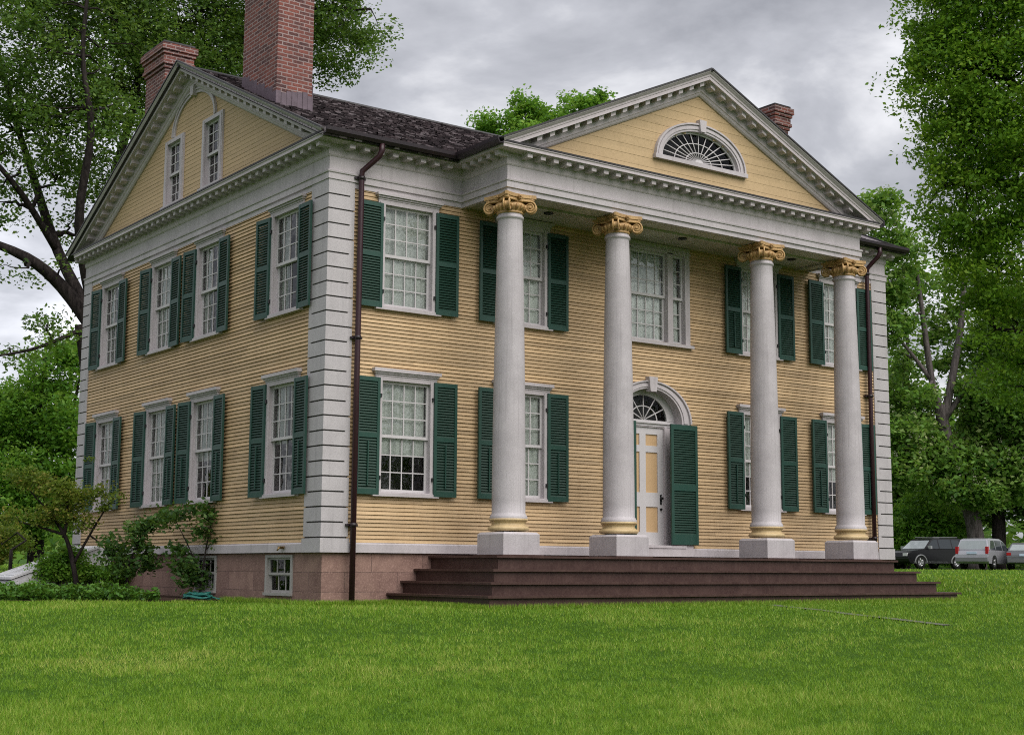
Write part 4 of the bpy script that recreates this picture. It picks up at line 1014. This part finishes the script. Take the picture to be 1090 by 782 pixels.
# drooping maple at the right, in front of the far trees
d = 33; b = gp(1215, 640, d); T = lambda u, v, r, dd=0: (px(u, v, d + dd), r)
tree('maple_tree', 'bright green drooping tree filling the upper right corner, nearer than the trees with the cars', 'tree', b, [(b, .5), T(1212, 450, .42), T(1190, 260, .33), T(1170, 60, .2), T(1150, -120, .06)],
     [[T(1195, 300, .2), T(1120, 220, .12), T(1050, 190, .07), T(1000, 200, .03)], [T(1180, 160, .16), T(1080, 90, .09), T(1000, 60, .03)], [T(1170, 60, .12), T(1060, -10, .07), T(985, -20, .03)], [T(1205, 400, .12), T(1120, 360, .07), T(1060, 350, .03)]],
     [lobe(1090, 0, d, 2.4), lobe(1035, 10, d, 1.5), lobe(992, 15, d, .75, .9), lobe(1075, 80, d, 1.9), lobe(1015, 85, d, 1.25, 1.0), lobe(980, 85, d, .55, .65), lobe(1030, 150, d, 1.3, 1.0), lobe(1000, 145, d, .6, .6), lobe(1085, 170, d, 1.9), lobe(1030, 215, d, 1.2), lobe(990, 218, d, .6, .35, .7),
      lobe(1050, 280, d, .9, .8), lobe(1085, 280, d, 1.6), lobe(1078, 350, d, 1.1, .9), lobe(1090, 410, d, .7, .5), lobe(1068, 385, d, .45, .35, .7), lobe(1015, 255, d, .5, .45, .7), lobe(1100, -90, d, 2.4), lobe(1020, -60, d, 1.6), lobe(1130, 120, d, 2.5), lobe(1140, 300, d, 2.2)],
     8, 1250, 105, .27, .112, 'leaf_near', twigs=520, droop=.45, twr=.028, flat=.42, shell=.95)

# flowering chestnut and others behind the cars
d = 86; b = gp(1040, 600, d); T = lambda u, v, r, dd=0: (px(u, v, d + dd), r)
tree('chestnut_tree', 'tall forked tree with pale trunk and cream blossoms rising behind the silver car', 'tree', b, [(b, .60), T(1037, 560, .47), T(1022, 510, .42), T(1006, 460, .37), T(1000, 430, .32)],
     [[T(1003, 445, .28), T(992, 405, .20), T(984, 350, .17), T(975, 280, .08)], [T(1004, 450, .29), T(1014, 400, .23), T(1024, 335, .18), T(1026, 260, .07)], [T(992, 405, .16), T(965, 370, .10), T(945, 350, .05)], [T(1006, 445, .2), T(1040, 400, .12), T(1075, 380, .05)]],
     [lobe(938, 225, d, 1.5, 1.0), lobe(952, 262, d, 1.5, 1.2, .8), lobe(970, 300, d + 3, 1.7, 1.4, .5), lobe(945, 345, d, 1.6, 1.5, .8), lobe(962, 385, d + 2, 1.2, .9, .5), lobe(1030, 300, d + 4, 2.0, 1.6, .6), lobe(1048, 365, d + 3, 1.7, 1.3, .6), lobe(960, 425, d + 2, 1.9, 1.3), lobe(1010, 495, d, 2.4, 1.5, 1.1),
      lobe(1055, 450, d + 1, 2.1, 1.8), lobe(1075, 420, d, 2.6, 2.2), lobe(965, 470, d, 2.2, 1.6), lobe(1070, 500, d, 2.6, 2), lobe(1090, 340, d, 2.6, 2.2), lobe(1120, 450, d, 3.2, 3), lobe(950, 300, d, 1.4, 1.3, .7), lobe(985, 420, d - 1, .9, .5, .8), lobe(1000, 345, d + 4, 1.6, 1.4, .6), lobe(1022, 520, d - 1.5, 1.5, .6, 1.2), lobe(1045, 530, d - 1.5, 1.2, .7, 1.1), lobe(960, 500, d - 1, 1.6, 1.0), lobe(1035, 410, d, 1.0, .7, .8), lobe(1008, 380, d + 3, 1.2, 1.0, .5), lobe(980, 450, d + 4, 1.2, .8, .6)],
     9, 1900, 34, .42, .34, 'leaf_chest', 'bark_pale', twigs=220, twr=.07, blossom=480)
d = 97; b = gp(1063, 600, d); T = lambda u, v, r, dd=0: (px(u, v, d + dd), r)
tree('woodland_tree', 'slim dark trunk with dense dark leaves standing behind the grey sedan', 'tree', b, [(b, .5), T(1063, 540, .42), T(1060, 470, .34), T(1058, 380, .15)],
     [[T(1060, 480, .2), T(1085, 430, .1), T(1100, 400, .04)]],
     [lobe(1070, 410, d, 2.8, 2.4), lobe(1090, 470, d, 3.2, 2.5), lobe(1035, 480, d, 2.2, 1.8), lobe(1095, 380, d, 3.5, 3), lobe(1120, 520, d, 3, 2.5), lobe(1060, 520, d, 2.4, 1.4, .7)], 10, 700, 40, .6, .42, 'leaf_dark', twigs=60, twr=.08)
d = 99; b = gp(962, 600, d); T = lambda u, v, r, dd=0: (px(u, v, d + dd), r)
tree('woodland_tree', 'dense mid green tree beside the far corner of the house behind the black car', 'tree', b, [(b, .45), T(962, 520, .36), T(965, 420, .2), T(966, 350, .08)], [[T(963, 500, .16), T(985, 450, .08), T(1000, 430, .03)]],
     [lobe(950, 455, d, 2.4, 1.6), lobe(985, 505, d, 2.6, 1.6), lobe(950, 510, d, 2.6, 2.2), lobe(1015, 540, d, 2.6, 1.5), lobe(945, 405, d, 1.6, 1.4, .5)], 12, 560, 40, .6, .42, 'leaf_chest', twigs=50, twr=.08)
for i, (u, v, r, lab) in enumerate(((962, 566, 1.7, 'bright green bush behind the bonnet of the black car, next to the house corner'), (992, 552, 2.1, 'tall bright green bush right behind the roof of the black car'), (1016, 572, 1.3, 'small bright bush between the black car and the silver car'))):
    d = 89; b = gp(u, 600, d)
    tree('bush', lab, 'bush', b, [(b, .08), (px(u, v, d), .05)], [], [lobe(u, v, d, r, r * .9), lobe(u - 9, v + 14, d - .4, r * .7), lobe(u + 10, v + 12, d - .4, r * .75)], 20 + i, 190, 50, .34, .27, 'leaf_bush', twigs=12, twr=.03, group='bushes behind the parked cars', crown='foliage', stem='stem')
# far woods
rg = np.random.default_rng(31); n_ = 66000
ang = rg.uniform(R(-32), R(32), n_); dist = rg.uniform(112, 150, n_); az = math.atan2(F2[1], F2[0])
wx = CAM[0] + dist * np.cos(az - ang); wy = CAM[1] + dist * np.sin(az - ang)
hmax = 7 + 3.5 * np.sin(ang * 23) + 2.5 * np.sin(ang * 61 + 1) + rg.normal(size=n_) * .8 + np.where(ang > R(13), 4, -1)
wz = gz(wx, wy) + np.maximum(.2, hmax) * rg.uniform(0, 1, n_) ** .8
lo = rg.permutation(n_)[:20000]; wz[lo] = gz(wx[lo], wy[lo]) + rg.uniform(-.1, 2.2, len(lo)); wx[lo] -= 6 * F2[0]; wy[lo] -= 6 * F2[1]
V, F = leaf_quads(np.stack([wx, wy, wz], 1), .95, rg); o = quad_mesh('distant_woods', V, F, M['leaf_chest'], rg.uniform(0, 1, n_)); tag(o, 'leafy wood closing the view beyond the lawn', 'woods', kind='stuff')

n_ = 26000; wx = rg.uniform(8, 95, n_); cl = rg.integers(0, 9, n_); cx9 = np.array([14, 24, 33, 44, 52, 61, 72, 80, 90.]); wx = cx9[cl] + np.clip(rg.normal(size=n_), -1.9, 1.9) * 3.6; wy = -52 - .35 * wx + rg.normal(size=n_) * 3
hm = np.array([13, 17, 11, 19, 14, 18, 12, 16, 14.])[cl]; wz = gz(wx, wy) + hm * (1 - ((wx - cx9[cl]) / 7.5) ** 2) * rg.uniform(0.05, 1, n_)
V, F = leaf_quads(np.stack([wx, wy, wz], 1), .75, rg); o = quad_mesh('street_woods', V, F, M['leaf_elm'], rg.uniform(0, 1, n_)); tag(o, 'leafy wood across the street facing the porch', 'woods', kind='stuff')

# small olive tree, shrubs and ground cover at the side of the house
d = 27.5; b = gp(84, 622, d); T = lambda u, v, r, dd=0: (px(u, v, d + dd), r)
tree('ornamental_tree', 'small spreading olive green tree with crooked dark stems in front of the white bulkhead', 'tree', b, [(b, .055), T(77, 596, .046), T(69, 570, .036), T(52, 545, .022), T(30, 520, .012)],
     [[T(78, 600, .034), T(95, 570, .024), T(110, 545, .016), T(120, 530, .008)], [T(68, 572, .04), T(72, 545, .028), T(70, 520, .012)], [T(66, 568, .03), T(40, 560, .02), T(20, 555, .01)], [T(96, 570, .02), T(103, 575, .015), T(106, 580, .008)]],
     [lobe(60, 520, d, .42, .22), lobe(38, 512, d, .30, .18), lobe(20, 505, d, .25, .14), lobe(82, 532, d, .34, .20), lobe(60, 545, d, .45, .22), lobe(105, 522, d, .26, .13, .8), lobe(122, 528, d, .18, .10, .8), lobe(88, 556, d, .25, .14), lobe(45, 552, d, .30, .12, .6), lobe(112, 540, d, .12, .10), lobe(103, 488, d, .16, .05, .5), lobe(18, 548, d, .3, .14, .7)],
     13, 230, 27, .09, .070, 'leaf_olive', twigs=120, twr=.010, crown='foliage', stem='stem')
d = 29; b = gp(10, 622, d)
tree('shrub', 'low olive yellow shrub at the left edge, left of the small spreading tree', 'shrub', b, [(b, .05), (px(12, 585, d), .03)], [], [lobe(2, 572, d + 3, .50, .28), lobe(-25, 570, d + 3, .6, .4), lobe(25, 578, d + 3, .3, .16), lobe(-8, 590, d + 3, .45, .22)], 14, 190, 38, .09, .075, 'leaf_olive', twigs=20, twr=.012, crown='foliage', stem='stem')
d = 28; b = gp(60, 628, d)
tree('shrub', 'light green leafy shrub below the spreading tree, against the bulkhead slope', 'shrub', b, [(b, .04), (px(62, 608, d), .02)], [], [lobe(66, 606, d, .34, .17), lobe(50, 612, d, .25, .12), lobe(88, 610, d, .36, .18), lobe(118, 612, d, .38, .16), lobe(135, 606, d, .26, .16), lobe(74, 592, d, .25, .16), lobe(58, 598, d, .22, .13), lobe(44, 606, d, .2, .12)], 15, 250, 50, .08, .07, 'leaf_bush', twigs=20, twr=.01, crown='foliage', stem='stem')
d = 25.6; b = gp(134, 622, d); T = lambda u, v, r, dd=0: (px(u, v, d + dd), r)
tree('shrub', 'open dark green shrub growing against the yellow wall, just right of the bulkhead', 'shrub', b, [(b, .03), T(138, 600, .022), T(150, 575, .016), T(168, 550, .009)], [[T(136, 608, .018), T(122, 590, .012), T(112, 580, .006)], [T(140, 595, .015), T(160, 590, .01), T(172, 600, .006)]],
     [lobe(120, 590, d, .22, .14), lobe(116, 577, d, .14, .08), lobe(148, 582, d, .22, .14), lobe(146, 562, d, .2, .12), lobe(165, 556, d, .2, .1), lobe(132, 606, d, .2, .1), lobe(160, 598, d, .18, .14), lobe(180, 548, d, .16, .07)], 16, 130, 16, .095, .095, 'leaf_dark', twigs=110, twr=.007, crown='foliage', stem='stem')
d = 25.0; b = gp(212, 630, d); T = lambda u, v, r, dd=0: (px(u, v, d + dd), r)
tree('shrub', 'taller sparse shrub with bare forked stems in front of the middle cellar window', 'shrub', b, [(b, .028), T(216, 605, .02), T(220, 580, .014), T(226, 550, .007)], [[T(214, 612, .016), T(200, 580, .011), T(185, 550, .006)], [T(217, 602, .014), T(242, 592, .009), T(258, 580, .005)], [T(219, 585, .01), T(236, 566, .007), T(246, 555, .004)]],
     [lobe(186, 546, d, .24, .06), lobe(205, 541, d, .18, .06), lobe(226, 540, d, .16, .07), lobe(228, 550, d, .24, .13), lobe(238, 572, d, .22, .16), lobe(215, 565, d, .2, .13, .7), lobe(256, 586, d, .17, .12), lobe(250, 604, d, .15, .1), lobe(252, 562, d, .18, .1), lobe(262, 572, d, .12, .1), lobe(205, 618, d, .22, .1), lobe(192, 602, d, .2, .12), lobe(200, 600, d, .22, .16, .9), lobe(190, 585, d, .15, .12), lobe(212, 615, d, .2, .08), lobe(180, 552, d, .12, .08)], 17, 185, 12, .10, .10, 'leaf_dark', twigs=130, twr=.006, crown='foliage', stem='stem')
# planting bed (mulch) and pachysandra
bedp = [(-.02, 3.1), (-1.3, 2.9), (-3.6, 4.4), (-6.2, 6.6), (-5.2, 9.6), (-.02, 10.4)]
mb = MB(); mb.face([(x, y, float(gz(x, y)) + .015) for x, y in bedp]); o = mb.build('planting_bed', M['mulch'], fix=False); tag(o, kind='structure')
rg = np.random.default_rng(40); k = 0; pts = []
def inpoly(x, y, P):
    c = np.zeros(len(x), bool); j = len(P) - 1
    for i in range(len(P)):
        xi, yi = P[i]; xj, yj = P[j]
        c ^= ((yi > y) != (yj > y)) & (x < (xj - xi) * (y - yi) / (yj - yi + 1e-12) + xi); j = i
    return c
xx = rg.uniform(-6.3, -.03, 90000); yy = rg.uniform(2.8, 9.6, 90000)
hn = np.clip(.5 + .35 * np.sin(xx * 2.1 + 1.3 * np.sin(yy * 1.7)) * np.sin(yy * 2.3 + xx) + .35 * np.sin(xx * 6.3 + yy * 2) * np.sin(yy * 7.1 - xx), 0, 1)
cov = [(-.9, 4.0), (-1.3, 3.1), (-3.6, 4.5), (-6.2, 6.7), (-5.4, 8.5), (-3, 7.4), (-1.2, 6.2)]
ok = inpoly(xx, yy, cov); xx, yy, hn = xx[ok], yy[ok], hn[ok]
zzz = gz(xx, yy) + rg.uniform(.02, 1, len(xx)) * (.06 + .26 * hn ** 1.5)
V, F = leaf_quads(np.stack([xx, yy, zzz], 1), .085, rg, up=1.6); o = quad_mesh('ground_cover', V, F, M['leaf_cover'], np.clip(hn * .5 + rg.uniform(0, .5, len(xx)), 0, 1))
tag(o, 'bright green ground cover filling the bed in front of the shrubs', 'ground cover', kind='stuff')
# coiled garden hose at the wall
mb = MB(); cxh, cyh = -.30, 3.75; zh = float(gz(cxh, cyh)); pts = []
for i in range(150):
    a = 2 * PI * i / 24; rr = .36 - .02 * math.sin(i * .31) - .0007 * i; pts.append((cxh + .55 * rr * math.cos(a), cyh + 1.15 * rr * math.sin(a) + .05 * math.sin(i * .13), zh + .035 + .014 * (i / 24) + .02 * math.sin(a * 2 + i * .07)))
pts += [(cxh + .1, cyh - .6, zh + .03), (-.16, 2.9, zh + .02)]
mb.tube(pts, .017, 6); o = mb.build('garden_hose', M['hose']); tag(o, 'coiled teal garden hose lying at the foot of the pink foundation wall', 'hose')

# ------------------------------------------------------------------ lawn grass
rg = np.random.default_rng(50)
_ng = np.random.default_rng(77).uniform(-1, 1, (256, 256))
def vn(x, y, sc):
    x = np.asarray(x) / sc + 1000; y = np.asarray(y) / sc + 1000; i = np.floor(x).astype(int); j = np.floor(y).astype(int); fx = x - i; fy = y - j
    fx = fx * fx * (3 - 2 * fx); fy = fy * fy * (3 - 2 * fy); g = lambda a, b: _ng[a % 256, b % 256]
    return (g(i, j) * (1 - fx) + g(i + 1, j) * fx) * (1 - fy) + (g(i, j + 1) * (1 - fx) + g(i + 1, j + 1) * fx) * fy
def blades(n_, d0, d1, amax, h, w, seedtone):
    u = rg.uniform(0, 1, n_); dist = 1 / (1 / d0 + (1 / d1 - 1 / d0) * u)       # denser near the viewer
    a = rg.uniform(-amax, amax, n_); x = CAM[0] + dist * np.cos(az - a); y = CAM[1] + dist * np.sin(az - a)
    ok = ~((x > -.02) & (x < HW) & (y > 0) & (y < HD_)) & ~((x > 1.17) & (x < 11.99) & (y > -2.76) & (y < .1)) & ~((np.abs(x - np.interp(y, [p[1] for p in PTH[::-1]], [p[0] for p in PTH[::-1]])) < .07) & (y > -7.9) & (y < -3.0) & (vn(x, y, .35) > -.2)) & ~inpoly(x, y, bedp)
    x, y, dist = x[ok], y[ok], dist[ok]; m_ = len(x); z = gz(x, y) - .004
    pn = vn(x, y, 2.3) * .6 + vn(x + 31, y, .9) * .7; pn2 = vn(x, y + 17, .33) * .7 + vn(x + 5, y + 3, .13) * .6 + vn(x + 9, y + 7, .06) * .7
    hh = h * rg.uniform(.55, 1.25, m_) * (1 + .22 * pn + .42 * pn2); th = rg.uniform(0, 2 * PI, m_); sc = np.clip(dist / 14, .8, 3)
    wx_, wy_ = np.cos(th) * w * sc * .5, np.sin(th) * w * sc * .5; lx, ly = rg.normal(size=m_) * hh * .42, rg.normal(size=m_) * hh * .42
    P0 = np.stack([x - wx_, y - wy_, z], 1); P1 = np.stack([x + wx_, y + wy_, z], 1); P2 = np.stack([x + lx, y + ly, z + hh], 1)
    dry = np.exp(-(((x + 5.2) / 1.15) ** 2 + ((y + 5.55) / .55) ** 2)) + .6 * np.exp(-(((x + 3.0) / .9) ** 2 + ((y + 7.9) / .4) ** 2)) + .5 * np.exp(-(((x - 1.5) / 1.3) ** 2 + ((y + 8.3) / .5) ** 2))
    tone = np.clip(.42 + .24 * pn + .26 * pn2 + .65 * dry * (1 + .5 * vn(x, y + 50, .4)) + rg.normal(size=m_) * .17, 0, 1)
    return np.stack([P0, P1, P2], 1).reshape(-1, 3), tone
parts = [blades(1050000, 6.5, 30, R(34), .040, .0080, 0), blades(110000, 28, 84, R(34), .065, .016, 0)]
# longer tufts along the steps and the foundation
n_ = 9000; tx = np.concatenate([rg.uniform(1.1, 12.1, n_), rg.uniform(-.25, -.0, n_ // 3), rg.uniform(-.1, 1.2, n_ // 3), 1.16 - np.abs(rg.normal(size=n_ // 2)) * .06, 12.0 + np.abs(rg.normal(size=n_ // 4)) * .06]); ty = np.concatenate([-2.76 - np.abs(rg.normal(size=n_)) * .07, rg.uniform(-.1, 3.1, n_ // 3), rg.uniform(-.2, -.0, n_ // 3), rg.uniform(-2.8, .0, n_ // 2), rg.uniform(-2.8, 0, n_ // 4)])
tz = gz(tx, ty) - .006; hh = rg.uniform(.04, .11, len(tx)); th = rg.uniform(0, 6.28, len(tx))
P = np.stack([np.stack([tx - .006 * np.cos(th), ty - .006 * np.sin(th), tz], 1), np.stack([tx + .006 * np.cos(th), ty + .006 * np.sin(th), tz], 1), np.stack([tx + rg.normal(size=len(tx)) * .03, ty + rg.normal(size=len(tx)) * .03, tz + hh], 1)], 1).reshape(-1, 3)
parts.append((P, np.clip(rg.uniform(.3, .9, len(tx)), 0, 1)))
V = np.concatenate([p[0] for p in parts]); tn = np.concatenate([p[1] for p in parts]); F = np.arange(len(V)).reshape(-1, 3)
o = quad_mesh('lawn_grass', V, F, M['grass'], tn); tag(o, 'mown bright green grass of the front lawn', 'grass', kind='stuff')

# ------------------------------------------------------------------ parked cars
M['black_paint'] = paint('black_car_paint', (.006, .006, .007), (.012, .012, .013), .2, 20, .1, streak=False, rough=.25, bstr=.02)
M['silver_paint'] = paint('silver_car_paint', (.42, .42, .45), (.34, .34, .37), .2, 20, .1, streak=False, rough=.25, bstr=.02, metal=.5)
M['navy_paint'] = paint('grey_car_paint', (.17, .175, .19), (.12, .12, .13), .2, 20, .1, streak=False, rough=.2, bstr=.02, metal=.3)
M['car_glass'] = paint('dark_car_glass', (.028, .034, .038), (.05, .055, .06), .1, 10, .1, streak=False, rough=.05, bstr=.0)
M['rear_glass'] = paint('pale_reflecting_car_glass', (.26, .29, .30), (.40, .42, .43), .3, 5, .2, streak=False, rough=.08, bstr=.0)
M['tyre'] = paint('tyre_rubber', (.014, .014, .014), (.03, .03, .03), .3, 30, .2, streak=False, rough=.9)
M['rim'] = paint('alloy_rim', (.45, .45, .46), (.3, .3, .3), .2, 30, .2, streak=False, rough=.3, metal=.8)
M['trimgrey'] = paint('grey_plastic_cladding', (.16, .165, .17), (.10, .10, .10), .3, 30, .2, streak=False, rough=.6)
M['red_lens'] = paint('red_lens', (.35, .012, .015), (.2, .01, .01), .2, 30, .1, streak=False, rough=.15, bstr=0)
M['clear_lens'] = paint('clear_lens', (.6, .6, .6), (.4, .4, .4), .2, 30, .1, streak=False, rough=.12, bstr=0)
M['plate'] = paint('pale_blue_plate', (.45, .55, .68), (.6, .65, .7), .2, 8, .1, streak=False, rough=.4, bstr=0)
def car(name, label, loc, heading, body_prof, roof_prof, Wd, tum, wheels, wr, paintm, belt, arch=None, glass_rear='car_glass', side_windows=(), lights=None):
    """x forward; profiles are side outlines (x,z); roof_prof is the glasshouse, narrowed by tum at the top"""
    root = empty(name, loc, heading); tag(root, label, 'car')
    hw = Wd / 2
    # lower body with cut wheel arches, bulged across its width
    prof = []
    pts = body_prof
    def with_arches(pts):
        o = []
        for p in pts:
            if p == 'A':
                for wx_ in sorted(wheels):
                    rr = wr + .07
                    for j in range(11): a = PI - PI * j / 10; o.append((wx_ + rr * math.cos(a), .30 + rr * math.sin(a)))
            else: o.append(p)
        return o
    P_ = with_arches(pts); bm = bmesh.new(); secs = ((-hw + .05, .985), (-hw + .0, 1.0), (-hw + .03, 1.0)) 
    rows = []
    for y, ins in ((-hw + .06, 0), (-hw, 0), (hw, 0), (hw - .06, 0)): pass
    zmid = .62
    def wid(z): return hw - .02
    vl = [bm.verts.new((x, -wid(z), z)) for x, z in P_]; vr = [bm.verts.new((x, wid(z), z)) for x, z in P_]
    n_ = len(P_)
    bm.faces.new(vl); bm.faces.new(vr[::-1])
    for i in range(n_): j = (i + 1) % n_; bm.faces.new([vl[j], vl[i], vr[i], vr[j]])
    bmesh.ops.recalc_face_normals(bm, faces=bm.faces)
    # glasshouse
    def gw(z): return wid(belt) - .015 - tum * (z - belt) / (roof_z - belt)
    roof_z = max(z for x, z in roof_prof)
    gl_ = [bm.verts.new((x, -gw(z), z)) for x, z in roof_prof]; gr_ = [bm.verts.new((x, gw(z), z)) for x, z in roof_prof]
    m_ = len(roof_prof)
    bm.faces.new(gl_); bm.faces.new(gr_[::-1])
    for i in range(m_): j = (i + 1) % m_; bm.faces.new([gl_[j], gl_[i], gr_[i], gr_[j]])
    bmesh.ops.recalc_face_normals(bm, faces=bm.faces)
    es = [e for e in bm.edges if e.calc_face_angle(0) > .35 and max(abs(e.verts[0].co.y), abs(e.verts[1].co.y)) > .3 and min(e.verts[0].co.z, e.verts[1].co.z) > .45]
    bmesh.ops.bevel(bm, geom=es, offset=.035, segments=2, affect='EDGES', clamp_overlap=True)
    me = bpy.data.meshes.new('body'); bm.to_mesh(me); bm.free(); me.materials.append(paintm)
    link('body', me, root)
    # windows, slightly proud of the glasshouse
    for poly in side_windows:
        for sg in (-1, 1):
            mb = MB(); mb.prism(poly, lambda x, z, t: (x, sg * (gw(z) + t), z), -.02, .006); mb.build('side_window', M['car_glass'], root)
    fx = [p for p in roof_prof]
    def screen(nm, a, b, mat):
        mb = MB(); (x0, z0), (x1, z1) = a, b; t_ = .10
        xa, za, xb, zb_ = x0 + (x1 - x0) * t_, z0 + (z1 - z0) * t_, x1 - (x1 - x0) * t_, z1 - (z1 - z0) * t_
        dx, dz = (z1 - z0), -(x1 - x0); l = math.hypot(dx, dz); dx, dz = dx / l * .007, dz / l * .007
        if (x0 + x1) / 2 * dx < 0: dx, dz = -dx, -dz
        for q in (0,): mb.face([(xa + dx, -gw(za) + .07, za + dz), (xa + dx, gw(za) - .07, za + dz), (xb + dx, gw(zb_) - .08, zb_ + dz), (xb + dx, -gw(zb_) + .08, zb_ + dz)])
        mb.build(nm, M[mat], root, fix=False)
    screen('windscreen', roof_prof[0], roof_prof[1], 'rear_glass'); screen('rear_window', roof_prof[-1], roof_prof[-2], glass_rear)
    for wx_ in wheels:
        for sg in (-1, 1):
            w = MB(); yc = sg * (hw - .12)
            pr2 = [(wr * .60, -.10), (wr * .95, -.105), (wr, -.08), (wr, .08), (wr * .95, .105), (wr * .60, .10)]
            w.lathe(pr2, seg=24); me = w.mesh('wheel', M['tyre']); o = link('wheel', me, root); o.location = (wx_, yc, wr); o.rotation_euler = (PI / 2, 0, 0)
            r_ = MB(); r_.lathe([(0, .085), (wr * .12, .085), (wr * .16, .075), (wr * .55, .07), (wr * .62, .095), (wr * .62, -.095), (0, -.08)], seg=24)
            for k in range(5): a = 2 * PI * k / 5; r_.tube([(wr * .1 * math.cos(a), wr * .1 * math.sin(a), .085), (wr * .6 * math.cos(a), wr * .6 * math.sin(a), .088)], .028, 6)
            rm = r_.build('rim', M['rim'], o)
            if sg == 1: rm.rotation_euler = (PI, 0, 0)
            if arch:
                ar_ = MB(); pts2 = [(wx_ + (wr + .085) * math.cos(PI * j / 14), sg * (wid(.6) + .004), .30 + (wr + .085) * math.sin(PI * j / 14)) for j in range(15)]; ar_.tube(pts2, .045, 6); ar_.build('wheel_arch', M[arch], root)
    for sg in (-1, 1):
        mb = MB(); x = roof_prof[0][0] - .32; mb.box(x - .06, x + .06, sg * (hw + .08) - .11, sg * (hw + .08) + .11, belt + .02, belt + .19); mb.build('wing_mirror', paintm if arch is None else M['rim'], root)
    if lights: lights(root, hw, wid)
    return root
def gcar(u, d, extra=0.0):
    p = px(u, 600, d); return (p[0], p[1], float(gz(p[0], p[1])) + .025)
hd = math.atan2(-RGT[1] * 1.0, -RGT[0]) if False else None
def heading(deg_from_left_to_away):
    a = R(deg_from_left_to_away); v = -RGT[:2] * math.cos(a) + F2 * math.sin(a); return math.atan2(v[1], v[0])
suv_body = [(2.32, .42), (2.36, .62), (2.30, .86), (2.05, .98), (1.20, 1.08), (-2.28, 1.10), (-2.36, .80), (-2.36, .45), (-2.25, .34), 'A', (2.15, .30)]
suv_roof = [(1.12, 1.06), (.42, 1.62), (.10, 1.71), (-1.6, 1.72), (-1.98, 1.66), (-2.28, 1.09)]
def suv_lights(root, hw, wid):
    for sg in (-1, 1):
        mb = MB(); mb.box(2.16, 2.36, sg * (hw - .28) - .16, sg * (hw - .28) + .16, .70, .86); mb.build('headlight', M['clear_lens'], root)
        mb = MB(); mb.box(-2.385, -2.28, sg * (hw - .16) - .09, sg * (hw - .16) + .09, .85, 1.12); mb.build('tail_light', M['red_lens'], root)
        mb = MB(); mb.tube([(.2, sg * (hw - .28), 1.755), (-1.7, sg * (hw - .28), 1.765)], .02, 6); mb.build('roof_rail', M['trimgrey'], root)
    mb = MB(); mb.box(-2.2, 2.0, -hw + .02, hw - .02, .30, .42); mb.build('side_skirt', M['trimgrey'], root)
sw = [[(.95, 1.12), (.38, 1.57), (.02, 1.62), (.0, 1.12)], [(-.08, 1.12), (-.06, 1.62), (-1.0, 1.62), (-1.02, 1.12)], [(-1.10, 1.12), (-1.08, 1.62), (-1.62, 1.61), (-1.95, 1.14)]]
car('parked_car', 'black sport utility car parked side on by the far corner of the house', gcar(987, 80), heading(-30), suv_body, suv_roof, 1.88, .17, (1.42, -1.36), .37, M['black_paint'], 1.08, 'trimgrey', 'car_glass', sw, suv_lights)
wag_body = [(2.20, .42), (2.24, .62), (2.15, .80), (1.2, .98), (-2.16, 1.00), (-2.24, .78), (-2.26, .45), (-2.15, .32), 'A', (2.05, .30)]
wag_roof = [(1.15, .97), (.35, 1.50), (.0, 1.60), (-1.5, 1.62), (-1.86, 1.56), (-2.14, .99)]
def wag_lights(root, hw, wid):
    for sg in (-1, 1):
        mb = MB(); mb.box(-2.245, -2.06, sg * (hw - .10) - .07, sg * (hw - .10) + .07, .80, 1.18); mb.build('tail_light', M['red_lens'], root)
        mb = MB(); mb.box(2.05, 2.22, sg * (hw - .28) - .15, sg * (hw - .28) + .15, .62, .78); mb.build('headlight', M['clear_lens'], root)
    mb = MB(); mb.box(-2.32, -2.2, -hw + .05, hw - .05, .42, .62); mb.build('bumper', M['trimgrey'], root)
    mb = MB(); mb.box(-2.27, -2.235, -.26, .26, .80, .92); mb.build('number_plate', M['plate'], root)
sw2 = [[(.98, 1.02), (.34, 1.44), (.02, 1.50), (.0, 1.02)], [(-.08, 1.02), (-.06, 1.50), (-.95, 1.51), (-.97, 1.02)], [(-1.05, 1.02), (-1.03, 1.51), (-1.5, 1.50), (-1.85, 1.04)]]
car('parked_car', 'silver estate car seen from behind, parked between the black car and the grey sedan', gcar(1051, 76), heading(128), wag_body, wag_roof, 1.78, .15, (1.36, -1.32), .34, M['silver_paint'], .98, None, 'rear_glass', sw2, wag_lights)
sed_body = [(2.28, .40), (2.30, .60), (2.15, .74), (1.2, .92), (-1.70, .97), (-2.28, .94), (-2.34, .70), (-2.30, .42), (-2.2, .30), 'A', (2.1, .28)]
sed_roof = [(1.10, .91), (.25, 1.36), (-.1, 1.41), (-.75, 1.41), (-1.10, 1.34), (-1.75, .96)]
def sed_lights(root, hw, wid):
    for sg in (-1, 1):
        mb = MB(); mb.box(-2.335, -2.15, sg * (hw - .13) - .11, sg * (hw - .13) + .11, .74, .88); mb.build('tail_light', M['red_lens'], root)
    mb = MB(); mb.box(-2.40, -2.28, -hw + .06, hw - .06, .38, .58); mb.build('bumper', M['navy_paint'], root)
    mb = MB(); mb.box(-2.352, -2.32, -.25, .25, .70, .82); mb.build('number_plate', M['plate'], root)
sw3 = [[(.90, .96), (.25, 1.30), (-.12, 1.33), (-.12, .96)], [(-.20, .96), (-.20, 1.33), (-.75, 1.33), (-1.20, 1.20), (-1.45, .98)]]
car('parked_car', 'grey sedan with a pale number plate at the right edge, seen from behind', gcar(1093, 76), heading(112), sed_body, sed_roof, 1.80, .2, (1.40, -1.36), .33, M['navy_paint'], .92, None, 'rear_glass', sw3, sed_lights)
